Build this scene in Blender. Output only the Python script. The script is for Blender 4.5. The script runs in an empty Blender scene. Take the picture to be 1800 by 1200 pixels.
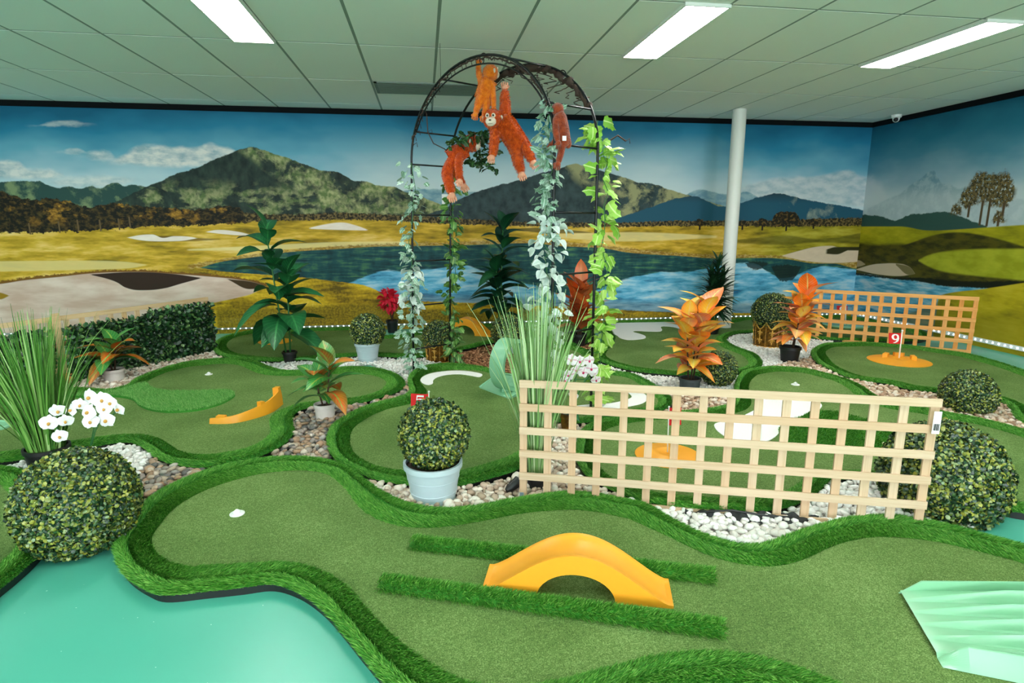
import bpy, bmesh, math, random
import numpy as np
from mathutils import Vector, Matrix, Euler
PI = math.pi
random.seed(7); RNG = np.random.default_rng(7)
scene = bpy.context.scene; C = scene.collection

# ------------------------------------------------------------------ camera, world, exposure
FPX, PITCH, YAW, CAMH = 1041.0, 0.1993, 0.1453, 1.375
CEIL, WALLY, WALLX = 2.705, 7.747, 6.14
cam_d = bpy.data.cameras.new('camera'); cam = bpy.data.objects.new('camera', cam_d); C.objects.link(cam)
cam_d.sensor_width = 36.0; cam_d.lens = FPX / 1800 * 36; cam_d.clip_start = .02
cam.location = (0, 0, CAMH); cam.rotation_euler = (PI/2 - PITCH, 0, -YAW)
scene.camera = cam
scene.cycles.max_bounces = 7; scene.cycles.diffuse_bounces = 4; scene.cycles.glossy_bounces = 3
world = bpy.data.worlds.new('world'); scene.world = world; world.use_nodes = True
world.node_tree.nodes['Background'].inputs[0].default_value = (.8, .85, .9, 1)
world.node_tree.nodes['Background'].inputs[1].default_value = 7.5   # fill daylight, enters by the added shop front behind the viewer
vs = scene.view_settings
vs.view_transform = 'Standard'; vs.look = 'None'; vs.gamma = 1; vs.use_curve_mapping = False
vs.exposure = 0.38
LAMP = 26.0          # emission of the ceiling panels

# ------------------------------------------------------------------ projection helpers (photo pixel -> place)
def ray(px, py):
    x = (px - 900) / FPX; y = (py - 600) / FPX
    fw = math.cos(PITCH) - y*math.sin(PITCH); dn = math.sin(PITCH) + y*math.cos(PITCH)
    return Vector((fw*math.sin(YAW) + x*math.cos(YAW), fw*math.cos(YAW) - x*math.sin(YAW), -dn))
CAMV = Vector((0, 0, CAMH))
def gp(px, py, z=0.0):
    r = ray(px, py); return CAMV + r * ((z - CAMH) / r.z)
def pp(px, py, d): return CAMV + ray(px, py) * d            # optical depth d
FWD = Vector((math.sin(YAW)*math.cos(PITCH), math.cos(YAW)*math.cos(PITCH), -math.sin(PITCH)))
FH = Vector((math.sin(YAW), math.cos(YAW), 0)); RT = Vector((math.cos(YAW), -math.sin(YAW), 0))
def od(p): return (Vector(p) - CAMV).dot(FWD)
def pl(px, py, base):                                        # point on the upright plane through base that faces the viewpoint
    r = ray(px, py); b = Vector(base) - CAMV
    return CAMV + r * (b.dot(FH) / r.dot(FH))
def mpp(p): return od(p) / FPX                               # metres per photo pixel at p
def wb(px, py):
    r = ray(px, py); p = CAMV + r*(WALLY/r.y); return p
def wr(px, py):
    r = ray(px, py); p = CAMV + r*(WALLX/r.x); return p

# ------------------------------------------------------------------ object helpers
def tag(o, label=None, cat=None, group=None, kind=None):
    if label: o['label'] = label
    if cat: o['category'] = cat
    if group: o['group'] = group
    if kind: o['kind'] = kind
    return o
def empty(name, loc=(0, 0, 0), rz=0, label=None, cat=None, group=None):
    o = bpy.data.objects.new(name, None); C.objects.link(o); o.location = loc; o.rotation_euler = (0, 0, rz)
    o.empty_display_size = .05
    return tag(o, label, cat, group)
def link(name, me, mat=None, parent=None, loc=None, M=None):
    o = bpy.data.objects.new(name, me); C.objects.link(o)
    if mat is not None and not me.materials: me.materials.append(mat)
    if parent is not None: o.parent = parent
    if M is not None: o.matrix_basis = M
    if loc is not None: o.location = loc
    return o
class B:
    def __init__(s): s.v = []; s.f = []; s.uv = None
    def add(s, vs_, fs):
        k = len(s.v); s.v += [tuple(v) for v in vs_]; s.f += [tuple(i + k for i in f) for f in fs]; return s
    def box(s, a, b, M=None):
        x0, y0, z0 = a; x1, y1, z1 = b
        v = [Vector(p) for p in ((x0,y0,z0),(x1,y0,z0),(x1,y1,z0),(x0,y1,z0),(x0,y0,z1),(x1,y0,z1),(x1,y1,z1),(x0,y1,z1))]
        if M: v = [M @ p for p in v]
        return s.add(v, [(0,3,2,1),(4,5,6,7),(0,1,5,4),(1,2,6,5),(2,3,7,6),(3,0,4,7)])
    def lathe(s, prof, n=24, c=(0,0,0), bot=True, top=False):
        v = []; f = []; m = len(prof)
        for r, z in prof:
            for i in range(n):
                a = 2*PI*i/n; v.append((c[0]+r*math.cos(a), c[1]+r*math.sin(a), c[2]+z))
        for j in range(m-1):
            for i in range(n):
                f.append((j*n+i, j*n+(i+1) % n, (j+1)*n+(i+1) % n, (j+1)*n+i))
        if bot: f.append(tuple(range(n-1, -1, -1)))
        if top: f.append(tuple(range((m-1)*n, m*n)))
        return s.add(v, f)
    def tube(s, pts, rad, n=8, cap=True):
        pts = [Vector(p) for p in pts]; m = len(pts)
        if not hasattr(rad, '__len__'): rad = [rad]*m
        v = []; f = []; ref = None
        for j, p in enumerate(pts):
            t = (pts[min(j+1, m-1)] - pts[max(j-1, 0)])
            t = t.normalized() if t.length > 1e-9 else Vector((0,0,1))
            if ref is None: ref = t.orthogonal().normalized()
            ref = (ref - t*ref.dot(t)); ref = ref.normalized() if ref.length > 1e-6 else t.orthogonal().normalized()
            b = t.cross(ref)
            for i in range(n):
                a = 2*PI*i/n; v.append(p + (ref*math.cos(a) + b*math.sin(a))*rad[j])
        for j in range(m-1):
            for i in range(n):
                f.append((j*n+i, j*n+(i+1) % n, (j+1)*n+(i+1) % n, (j+1)*n+i))
        if cap: f.append(tuple(range(n-1, -1, -1))); f.append(tuple(range((m-1)*n, m*n)))
        return s.add(v, f)
    def ball(s, c, r, seg=8, rings=6):
        if not hasattr(r, '__len__'): r = (r, r, r)
        v = [(c[0], c[1], c[2]-r[2])]; f = []
        for j in range(1, rings):
            t = PI*j/rings - PI/2
            for i in range(seg):
                a = 2*PI*i/seg; v.append((c[0]+r[0]*math.cos(t)*math.cos(a), c[1]+r[1]*math.cos(t)*math.sin(a), c[2]+r[2]*math.sin(t)))
        v.append((c[0], c[1], c[2]+r[2])); L = len(v)-1
        for i in range(seg):
            f.append((0, 1+(i+1) % seg, 1+i)); f.append((L, L-seg+i, L-seg+(i+1) % seg))
        for j in range(rings-2):
            for i in range(seg):
                a = 1+j*seg; f.append((a+i, a+(i+1) % seg, a+seg+(i+1) % seg, a+seg+i))
        return s.add(v, f)
    def prism(s, poly, z0, z1, M=None):
        n = len(poly); v = [Vector((p[0], p[1], z0)) for p in poly] + [Vector((p[0], p[1], z1)) for p in poly]
        if M: v = [M @ p for p in v]
        return s.add(v, [tuple(range(n-1, -1, -1)), tuple(range(n, 2*n))] + [(i, (i+1) % n, n+(i+1) % n, n+i) for i in range(n)])
    def mesh(s, name, smooth=False):
        me = bpy.data.meshes.new(name); me.from_pydata([tuple(v) for v in s.v], [], s.f)
        if smooth: me.polygons.foreach_set('use_smooth', [True]*len(me.polygons))
        me.update(); return me
    def build(s, name, mat, parent=None, smooth=False, loc=None, M=None, sharp=None):
        me = s.mesh(name, smooth)
        if smooth and sharp is not None:
            me.set_sharp_from_angle(angle=sharp)
        return link(name, me, mat, parent, loc, M)
def tri_mesh(name, V, F, smooth=False, uv=None):
    me = bpy.data.meshes.new(name); k = F.shape[1]
    me.vertices.add(len(V)); me.vertices.foreach_set('co', np.ascontiguousarray(V, np.float32).ravel())
    me.loops.add(F.size); me.loops.foreach_set('vertex_index', np.ascontiguousarray(F, np.int32).ravel())
    me.polygons.add(len(F)); me.polygons.foreach_set('loop_start', np.arange(0, F.size, k, dtype=np.int32))
    me.polygons.foreach_set('use_smooth', np.full(len(F), smooth))
    if uv is not None:
        l = me.uv_layers.new(name='UVMap'); l.data.foreach_set('uv', np.ascontiguousarray(uv[F.ravel()], np.float32).ravel())
    me.update(calc_edges=True); return me
def norm(a): return a / np.maximum(np.linalg.norm(a, axis=-1, keepdims=True), 1e-9)
def pip(pts, poly):
    pts = np.asarray(pts); poly = np.asarray(poly); x, y = pts[:, 0], pts[:, 1]; r = np.zeros(len(pts), bool)
    j = len(poly)-1
    for i in range(len(poly)):
        xi, yi = poly[i]; xj, yj = poly[j]
        c = ((yi > y) != (yj > y)) & (x < (xj-xi)*(y-yi)/((yj-yi) if yj != yi else 1e-12) + xi); r ^= c; j = i
    return r
def closed_curve(P, n):
    """smooth closed curve through P (k,2), resampled to n points of equal spacing"""
    P = np.asarray(P, float); k = len(P); out = []
    for i in range(k):
        p0, p1, p2, p3 = P[i-1], P[i], P[(i+1) % k], P[(i+2) % k]
        d0 = max(np.linalg.norm(p1-p0), 1e-6)**.5; d1 = max(np.linalg.norm(p2-p1), 1e-6)**.5; d2 = max(np.linalg.norm(p3-p2), 1e-6)**.5
        m1 = ((p1-p0)/d0 - (p2-p0)/(d0+d1) + (p2-p1)/d1)*d1; m2 = ((p2-p1)/d1 - (p3-p1)/(d1+d2) + (p3-p2)/d2)*d1
        for t in np.linspace(0, 1, 12, endpoint=False):
            out.append((2*t**3-3*t**2+1)*p1 + (t**3-2*t**2+t)*m1 + (-2*t**3+3*t**2)*p2 + (t**3-t**2)*m2)
    Q = np.array(out); Q2 = np.vstack([Q, Q[:1]]); s = np.concatenate([[0], np.cumsum(np.linalg.norm(np.diff(Q2, axis=0), axis=1))])
    u = np.linspace(0, s[-1], n, endpoint=False)
    return np.stack([np.interp(u, s, Q2[:, 0]), np.interp(u, s, Q2[:, 1])], 1), s[-1]
def csmooth(a, k):
    ker = np.hanning(2*k+3)[1:-1]; ker /= ker.sum(); n = len(a)
    return np.convolve(np.concatenate([a[-k:], a, a[:k]]), ker, 'valid') if a.ndim == 1 else np.stack([csmooth(a[:, i], k) for i in range(a.shape[1])], 1)
def blades(P, D, L, W, rng=RNG, droop=.25, simple=False):
    """grass blades: root P, direction D, length L, width W -> five-vertex bent blades"""
    n = len(P); S = norm(np.cross(D, rng.normal(size=(n, 3)))); L = np.broadcast_to(L, n)[:, None]; W = np.broadcast_to(W, n)[:, None]
    H = D.copy(); H[:, 2] = 0
    tip = P + D*L + H*L*droop - np.array([0, 0, 1])*L*droop*.35; mid = P + D*L*.55
    if simple: return np.stack([P - S*W*.5, P + S*W*.5, tip], 1).reshape(-1, 3), np.arange(n*3).reshape(-1, 3)
    V = np.stack([P - S*W*.5, P + S*W*.5, mid - S*W*.42, mid + S*W*.42, tip], 1).reshape(-1, 3)
    F = (np.arange(n)[:, None, None]*5 + np.array([[0,1,3],[0,3,2],[2,3,4]])[None]).reshape(-1, 3)
    return V, F

# ------------------------------------------------------------------ materials
def lin(c):
    if isinstance(c, str): c = tuple(int(c[i:i+2], 16) for i in (0, 2, 4))
    return tuple((x/255/12.92 if x/255 <= .04045 else ((x/255+.055)/1.055)**2.4) for x in c)
class NT:
    def __init__(s, name):
        s.m = bpy.data.materials.new(name); s.m.use_nodes = True; s.t = s.m.node_tree; s.bsdf = s.t.nodes['Principled BSDF']
    def n(s, typ, **kw):
        nd = s.t.nodes.new(typ)
        for k, v in kw.items(): setattr(nd, k, v)
        return nd
    def set(s, sock, v):
        if isinstance(v, bpy.types.NodeSocket): s.t.links.new(v, sock)
        elif isinstance(v, (str, tuple)) and sock.type == 'RGBA':
            c = lin(v) if isinstance(v, str) else v; sock.default_value = (*c[:3], 1)
        else: sock.default_value = v
    def math(s, op, a, b=None, c=None, clamp=False):
        nd = s.n('ShaderNodeMath', operation=op, use_clamp=clamp); s.set(nd.inputs[0], a)
        if b is not None: s.set(nd.inputs[1], b)
        if c is not None: s.set(nd.inputs[2], c)
        return nd.outputs[0]
    def mix(s, f, a, b):
        nd = s.n('ShaderNodeMix', data_type='RGBA'); s.set(nd.inputs[0], f); s.set(nd.inputs[6], a); s.set(nd.inputs[7], b); return nd.outputs[2]
    def ramp(s, f, stops, interp='LINEAR'):
        nd = s.n('ShaderNodeValToRGB'); cr = nd.color_ramp; cr.interpolation = interp
        while len(cr.elements) < len(stops): cr.elements.new(.5)
        for e, (p, c) in zip(cr.elements, stops):
            e.position = p; e.color = (*(lin(c) if isinstance(c, str) else c)[:3], 1)
        s.set(nd.inputs[0], f); return nd.outputs[0]
    def noise(s, vec=None, scale=5., detail=2., rough=.5, dist=0.):
        nd = s.n('ShaderNodeTexNoise'); nd.inputs['Scale'].default_value = scale; nd.inputs['Detail'].default_value = detail
        nd.inputs['Roughness'].default_value = rough; nd.inputs['Distortion'].default_value = dist
        if vec is not None: s.set(nd.inputs['Vector'], vec)
        return nd.outputs['Fac']
    def obj(s): return s.n('ShaderNodeTexCoord').outputs['Object']
    def pos(s): return s.n('ShaderNodeNewGeometry').outputs['Position']
    def rnd(s):
        a = s.n('ShaderNodeNewGeometry').outputs['Random Per Island']; b = s.n('ShaderNodeObjectInfo').outputs['Random']
        return s.math('FRACT', s.math('ADD', a, s.math('MULTIPLY', b, 7.31)))
    def mr(s, v, a, b, c=0., d=1., smooth=False):
        nd = s.n('ShaderNodeMapRange', interpolation_type='SMOOTHSTEP' if smooth else 'LINEAR')
        s.set(nd.inputs[0], v)
        for i, x in zip((1, 2, 3, 4), (a, b, c, d)): s.set(nd.inputs[i], x)
        return nd.outputs[0]
    def bump(s, h, strength=.3, dist=.01):
        nd = s.n('ShaderNodeBump'); nd.inputs['Strength'].default_value = strength; nd.inputs['Distance'].default_value = dist
        s.set(nd.inputs['Height'], h); s.set(s.bsdf.inputs['Normal'], nd.outputs[0])
    def fin(s, col=None, rough=.5, metal=0., spec=None, emit=None, es=0., sub=None):
        b = s.bsdf.inputs
        if col is not None: s.set(b['Base Color'], col)
        s.set(b['Roughness'], rough); b['Metallic'].default_value = metal
        if spec is not None: b['Specular IOR Level'].default_value = spec
        if emit is not None: s.set(b['Emission Color'], emit); b['Emission Strength'].default_value = es
        return s.m
MT = {}
def plain(name, col, rough=.5, metal=0., spec=.5, vary=.08, scale=30):
    k = NT(name); f = k.noise(k.obj(), scale, 3); c = lin(col)
    a = tuple(x*(1-vary) for x in c); b = tuple(min(1, x*(1+vary)) for x in c)
    MT[name] = k.fin(k.mix(f, a, b), rough, metal, spec); return MT[name]
def island(name, stops, rough=.5, spec=.4, interp='LINEAR', noise=None):
    k = NT(name); f = k.rnd()
    if noise: f = k.math('ADD', f, k.mr(k.noise(k.obj(), noise[0], 3), .3, .7, -noise[1], noise[1]), clamp=True)
    MT[name] = k.fin(k.ramp(f, stops, interp), rough, 0, spec); return MT[name]
plain('black_plastic', '131415', .45); plain('dark_pot', '3c4447', .5, vary=.5, scale=18); plain('white_pot', 'cfc6bf', .6)
plain('blue_pot', 'b3c4ca', .45, vary=.04); plain('white_plastic', 'e9e9e6', .4, vary=.02); plain('grey_metal', '7d8f9a', .4, .3)
plain('yellow_plastic', 'f0a024', .42, vary=.03); plain('mint_plastic', '88c09a', .26, vary=.03); plain('red_flag', 'd40a10', .6)
plain('black_metal', '15181a', .35, .4); plain('bark', '3b2a20', .85, vary=.5, scale=60); plain('stem_green', '2f6b35', .5); plain('stem_brown', '4a3626', .8)
plain('black_fabric', '1d1f20', .75, vary=.4, scale=80); plain('black_trim', '060b0e', .8, spec=.15); plain('white_paint', 'dcdcd6', .5, vary=.02)
plain('soil', '3a2b20', .9, vary=.5, scale=80); plain('peach_plush', 'd9987a', .9); plain('cream_plush', 'd8c8b4', .9); plain('tag_white', 'f0f0f0', .6)
plain('tbar', '8a928a', .7); plain('vent', '6d7a70', .6); plain('red_petal', 'dd1a38', .6, vary=.25, scale=90); plain('white_moss', 'd9d6cc', .9)
plain('gold_petal', 'd79a2a', .5)
def mk():
    k = NT('felt'); p = k.pos(); a = k.noise(p, 220, 2, .6); b = k.noise(p, 95, 2); c = k.noise(p, 2.2, 2)
    f = k.math('ADD', k.mr(a, .3, .7, 0, .7), k.mr(b, .3, .7, 0, .3)); f = k.math('ADD', f, k.mr(c, .3, .7, -.12, .12), clamp=True)
    k.bump(k.math('ADD', a, b), .9, .004)
    MT['felt'] = k.fin(k.ramp(f, [(0, '3c5428'), (.5, '617d40'), (1, '94ab6c')]), .9, 0, .15)
    k = NT('white_turf'); p = k.pos(); a = k.noise(p, 200, 2); k.bump(a, .5, .003)
    MT['white_turf'] = k.fin(k.ramp(a, [(.2, 'dedbd6'), (.7, 'fbfaf8')]), .9, 0, .1)
    MT['turf'] = island('turf', [(0, '266a10'), (.5, '458c24'), (1, '80b64e')], .55, .3)
    MT['turf_light'] = island('turf_light', [(0, '468c34'), (.5, '66a54c'), (1, '90c06e')], .55, .3)
    plain('turf_base', '2f7a1c', .9, vary=.3, scale=150)
    # painted floor
    k = NT('teal_floor'); p = k.pos(); a = k.noise(p, .9, 3, .5); b = k.noise(p, 3, 3); s = k.noise(p, 60, 1)
    col = k.mix(k.mr(a, .3, .7), '40a68e', '56b29c'); col = k.mix(k.mr(s, .78, .79), col, 'd4e4d8')
    MT['teal_floor'] = k.fin(col, k.mr(b, .3, .7, .34, .42), 0, .75)
    k = NT('ceiling_tile'); p = k.pos(); k.bump(k.noise(p, 260, 2), .15, .002)
    MT['ceiling_tile'] = k.fin(k.mix(k.noise(p, 300, 1), 'ecebe6', 'f0efea'), .85, 0, .2)
    def wood(name, c1, c2, c3):
        k = NT(name); t = k.n('ShaderNodeTexCoord').outputs['Object']; o = k.n('ShaderNodeObjectInfo').outputs['Random']
        mp = k.n('ShaderNodeMapping'); mp.inputs['Scale'].default_value = (1.2, 30, 30); k.set(mp.inputs['Vector'], t)
        ad = k.n('ShaderNodeVectorMath', operation='ADD'); k.set(ad.inputs[0], mp.outputs[0])
        cb = k.n('ShaderNodeCombineXYZ'); k.set(cb.inputs[0], k.math('MULTIPLY', o, 40)); k.set(ad.inputs[1], cb.outputs[0])
        g = k.noise(ad.outputs[0], 2.2, 4, .6, .6); kn = k.noise(ad.outputs[0], .9, 1)
        col = k.mix(o, c1, c2); col = k.mix(k.math('MULTIPLY', k.mr(g, .45, .75), .55), col, c3); col = k.mix(k.mr(kn, .76, .8), col, '7a5030')
        MT[name] = k.fin(col, .65, 0, .25)
    wood('pine', 'd0ba9e', 'c6a482', 'aa8660'); wood('orange_pine', 'd98f45', 'e2a866', 'b0702f'); wood('pale_pine', 'dcc39c', 'd8b483', 'b88c5c')
    island('boxwood', [(0, '0f2714'), (.3, '193c20'), (.5, '2e5229'), (.64, '6a7a2a'), (.85, '9c9c3c'), (1, '809a74')], .36, .6)
    island('hedge_leaf', [(0, '0a2010'), (.45, '12361a'), (.75, '2a5a2c'), (1, '6f9450')], .38, .6)
    plain('foliage_core', '15260f', .9, vary=.4)
    island('grass_blade', [(0, '2f5f1c'), (.5, '4f8a2f'), (.85, '7fae55'), (1, 'b3cd8c')], .5, .35)
    island('pale_grass_blade', [(0, '5c8a45'), (.5, '86b068'), (1, 'c3d9a6')], .5, .35)
    island('white_stone', [(0, 'd2cbc4'), (.4, 'e9e4df'), (1, 'f8f6f3')], .6, .3)
    island('cream_stone', [(0, 'a9907c'), (.3, 'd2b9a6'), (.6, 'e6d6c8'), (1, 'efe6da')], .6, .3, noise=(25, .2))
    island('river_stone', [(0, '4c4a49'), (.18, '77706b'), (.38, '95857a'), (.52, 'b8a28e'), (.66, '8f7058'), (.78, 'b08a6c'), (.9, 'cfc0b2'), (1, '85817e')], .42, .5, noise=(40, .08))
    island('tan_stone', [(0, '8f6c55'), (.3, 'b8967a'), (.6, 'd3b8a0'), (.85, 'e6d8cc'), (1, '9a7a62')], .55, .4, noise=(30, .15))
    island('wood_chip', [(0, '4f3020'), (.4, '84563a'), (.8, 'b07c58'), (1, 'cfa27e')], .8, .2)
    plain('gravel_gap_shade', '6f655c', .95, vary=.4, scale=120); plain('dark_gap_shade', '2c2622', .95, vary=.4, scale=120); plain('white_gap_shade', 'c4beb6', .95, vary=.3, scale=120)  # darker than their stones: shade between the pebbles put into the colour
    def plush(name, a, b):
        k = NT(name); p = k.obj(); k.bump(k.noise(p, 150, 3), .8, .01)
        MT[name] = k.fin(k.mix(k.mr(k.noise(p, 35, 3), .35, .65), a, b), .95, 0, .1); k.bsdf.inputs['Sheen Weight'].default_value = .35
    plush('orange_plush', 'd5620a', 'ee8418'); plush('rust_plush', 'ae3a0a', 'da5a12'); plush('deep_rust_plush', 'a5340c', 'cc4e12'); plush('brown_plush', '7e2f16', 'a04422')
    island('rust_fur', [(0, 'a03408'), (.6, 'd65812'), (1, 'ea7e2c')], .8, .1); island('orange_fur', [(0, 'c9600c'), (1, 'f59a30')], .8, .1)
    k = NT('gold'); p = k.obj(); MT['gold'] = k.fin(k.mix(k.mr(k.noise(p, 30, 3), .35, .65), '4a3208', '8a5e18'), .42, .6, .5)
    k = NT('bright_gold'); p = k.obj(); MT['bright_gold'] = k.fin(k.mix(k.noise(p, 40, 2), 'c88a20', 'f4c868'), .35, .45, .5)
    # large leaves: u across, v along
    def leafmat(name, base_stops, rib, edge, ribw=.07, vein=.35, rough=.38):
        k = NT(name); uv = k.n('ShaderNodeUVMap').outputs[0]; sx = k.n('ShaderNodeSeparateXYZ'); k.set(sx.inputs[0], uv)
        u = k.math('ABSOLUTE', k.math('SUBTRACT', sx.outputs[0], .5)); v = sx.outputs[1]; o = k.rnd()
        base = k.ramp(k.math('ADD', k.math('MULTIPLY', o, .75), k.math('MULTIPLY', k.noise(uv, 3, 3), .3)), base_stops)
        col = k.mix(k.math('MULTIPLY', k.mr(u, .15, .5), .7), base, edge)
        w = k.math('SINE', k.math('MULTIPLY', k.math('SUBTRACT', v, k.math('MULTIPLY', u, .55)), 62))
        col = k.mix(k.math('MULTIPLY', k.mr(w, .55, .95), vein), col, rib)
        col = k.mix(k.mr(u, ribw*.4, ribw, 1, 0), col, rib)
        k.bump(w, .15, .003)
        MT[name] = k.fin(col, rough, 0, .5)
    leafmat('croton_leaf', [(0, 'd84a0c'), (.16, 'f4700f'), (.32, 'cc9484'), (.46, 'f8961c'), (.58, 'f0bc2a'), (.72, 'ecd050'), (.86, 'dc9c78'), (1, 'ee5c0f')], 'e8d080', 'fa680c', .05, .3)
    leafmat('rust_croton_leaf', [(0, '8f3a16'), (.3, 'c8501a'), (.6, 'a8623c'), (1, 'd86a1c')], 'c8702f', 'c84a10', .05, .3)
    leafmat('green_croton_leaf', [(0, '1f6a2e'), (.35, '2f8f3c'), (.58, '3f944a'), (.68, 'a8521a'), (.85, 'dc5a16'), (1, 'c88a1f')], '9ab04a', '2c6a2c', .06, .35)
    leafmat('broad_leaf', [(0, '0c3d22'), (.5, '14552c'), (1, '27733c')], '3f8a4f', '0f4424', .05, .3)
    leafmat('deep_leaf', [(0, '06281a'), (.6, '0c3c24'), (1, '2a6a38')], '1c5530', '08301c', .05, .25)
    leafmat('ivy_leaf', [(0, '1e4a1e'), (.5, '3c6f2c'), (1, '5f8f3f')], '8fae5f', '2c5a24', .05, .2)
    leafmat('dark_ivy_leaf', [(0, '0a2412'), (.6, '163a1a'), (1, '35602f')], '4f7a40', '0e2c14', .05, .2)
    leafmat('white_ivy_leaf', [(0, '3f7a52'), (.45, '6f9c7e'), (1, 'a8c2ae')], 'c4d6c8', 'd2dfd4', .05, .2, .5)
    leafmat('lime_leaf', [(0, '6fae2c'), (.5, '93c843'), (1, 'b6dc6a')], 'd3e89a', '84bc3a', .05, .2, .5)
    leafmat('white_petal', [(0, 'b4c8bc'), (1, 'd8e2dc')], 'a4c0b0', 'dce6e0', .04, .15, .6)
    leafmat('orchid_petal', [(0, 'f2f0ee'), (1, 'ffffff')], 'f6f0e2', 'ffffff', .04, .05, .6)
    leafmat('pink_petal', [(0, 'f4eef0'), (1, 'fdfbfc')], 'e8b8cc', 'ffffff', .12, .2, .6)
    leafmat('spike_leaf', [(0, '0a2414'), (.6, '14381e'), (1, '2c5a34')], '1a4424', '0c2c18', .05, .1)
    plain('orchid_lip', 'd8a04a', .6); plain('magenta_lip', 'c8185a', .6)
    k = NT('lamp'); MT['lamp'] = k.fin('ffffff', .5, 0, .5, (1.0, .985, .95), LAMP)
    k = NT('led'); MT['led'] = k.fin('ffffff', .5, 0, .5, (.72, .93, 1.0), 9)
    k = NT('mesh_print'); MT['mesh_print'] = k.fin('222222', .6)
mk()

# ------------------------------------------------------------------ mural print (node based)
class Mural(NT):
    def __init__(s, name, axis, u0, du, conv, seg=(-9, 9)):
        super().__init__(name); s.conv = conv; s.u0 = u0; s.du = du; s.seg = seg; s.axis = axis
        s.P = s.pos()
        def at_(nm): nd = s.n('ShaderNodeAttribute', attribute_name=nm); return nd.outputs['Fac']
        s.u = at_('mural_u'); s.v = at_('mural_v'); s.col = None
    def apply(s, o):
        for nm, f in (('mural_u', lambda c: ((c.x if s.axis == 'x' else c.y) - s.u0)/s.du), ('mural_v', lambda c: c.z/CEIL)):
            at = o.data.attributes.new(nm, 'FLOAT', 'POINT')
            for i, vx in enumerate(o.data.vertices): at.data[i].value = f(vx.co)
    def math(s, op, a, b=None, c=None, clamp=False):
        if op == 'MULTIPLY' and (a is None or b is None): return None
        return super().math(op, a, b, c, clamp)
    def uv(s, p):
        q = s.conv(*p); return (((q.x if s.axis == 'x' else q.y) - s.u0)/s.du, q.z/CEIL)
    def nz(s, scale, detail=4, sx=1., sz=1., seed=0., rough=.55, dist=0.):
        mp = s.n('ShaderNodeMapping'); s.set(mp.inputs['Vector'], s.P)
        mp.inputs['Scale'].default_value = (sx, 0, sz) if s.axis == 'x' else (0, sx, sz)
        mp.inputs['Location'].default_value = (0, seed, 0) if s.axis == 'x' else (seed, 0, 0)
        return s.noise(mp.outputs[0], scale, detail, rough, dist)
    def curve(s, pts, smooth=True):
        q = sorted(s.uv(p) for p in pts); a, b = q[0][0], q[-1][0]
        nd = s.n('ShaderNodeFloatCurve'); c = nd.mapping.curves[0]; w = max(b-a, 1e-6)
        c.points[0].location = (0, q[0][1]); c.points[1].location = (1, q[-1][1])
        for x, y in q[1:-1]: c.points.new((x-a)/w, y)
        for p in c.points: p.handle_type = 'AUTO_CLAMPED' if smooth else 'VECTOR'
        nd.mapping.extend = 'HORIZONTAL'; nd.mapping.update()
        s.set(nd.inputs['Value'], s.math('MULTIPLY', s.math('SUBTRACT', s.u, a), 1/w, clamp=True)); return nd.outputs[0], a, b
    def band(s, hi=None, lo=None, soft=.0025, warp=None, xsoft=.0012, smooth=True):
        """mask of what lies under the curve hi and over the curve lo, both traced as points of the print"""
        us = [s.uv(p)[0] for q in (hi, lo) if q for p in q]
        if min(us) - .01 > s.seg[1] or max(us) + .01 < s.seg[0]: return None      # outside this stretch of the print
        v = s.v if warp is None else s.math('ADD', s.v, warp); m = None; rng = []
        for pts, sg in ((hi, 1), (lo, -1)):
            if pts is None: continue
            c, a, b = s.curve(pts, smooth); rng.append((a, b))
            d = s.math('SUBTRACT', c, v) if sg > 0 else s.math('SUBTRACT', v, c)
            k = s.mr(d, -soft, soft, smooth=True); m = k if m is None else s.math('MULTIPLY', m, k)
        a = min(r[0] for r in rng); b = max(r[1] for r in rng)
        if a > (.095 if s.axis == 'x' else .004): m = s.math('MULTIPLY', m, s.mr(s.u, a-xsoft, a+xsoft))
        if b < (.985 if s.axis == 'x' else .46): m = s.math('MULTIPLY', m, s.mr(s.u, b-xsoft, b+xsoft, 1, 0))
        return m
    def trunk(s, px, y0, y1, w):
        u, v1 = s.uv((px, y0)); u2, v0 = s.uv((px, y1)); u = (u+u2)/2; h = w/abs(s.du)/2
        if u < s.seg[0]-.01 or u > s.seg[1]+.01: return None
        m = s.math('MULTIPLY', s.mr(s.math('ABSOLUTE', s.math('SUBTRACT', s.u, u)), h, h*1.6, 1, 0), s.mr(s.v, v0-.002, v0+.002))
        return s.math('MULTIPLY', m, s.mr(s.v, v1-.002, v1+.002, 1, 0))
    def lay(s, mask, c1, c2=None, fac=None, op=1.):
        if mask is None: return
        c = c1 if c2 is None else s.mix(fac, c1, c2)
        if op != 1.: mask = s.math('MULTIPLY', mask, op)
        s.col = s.mix(mask, s.col, c)
    def done(s):
        w = s.nz(320, 1, sz=1.0); s.bump(w, .12, .002)
        nd = s.n('ShaderNodeMix', data_type='RGBA', blend_type='MULTIPLY'); nd.inputs[0].default_value = 1; s.set(nd.inputs[6], s.col); nd.inputs[7].default_value = (1.28, 1.22, 1.20, 1); s.col = nd.outputs[2]     # ink strength of the print
        MT[s.m.name] = s.fin(s.col, .62, 0, .25); return s

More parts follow.
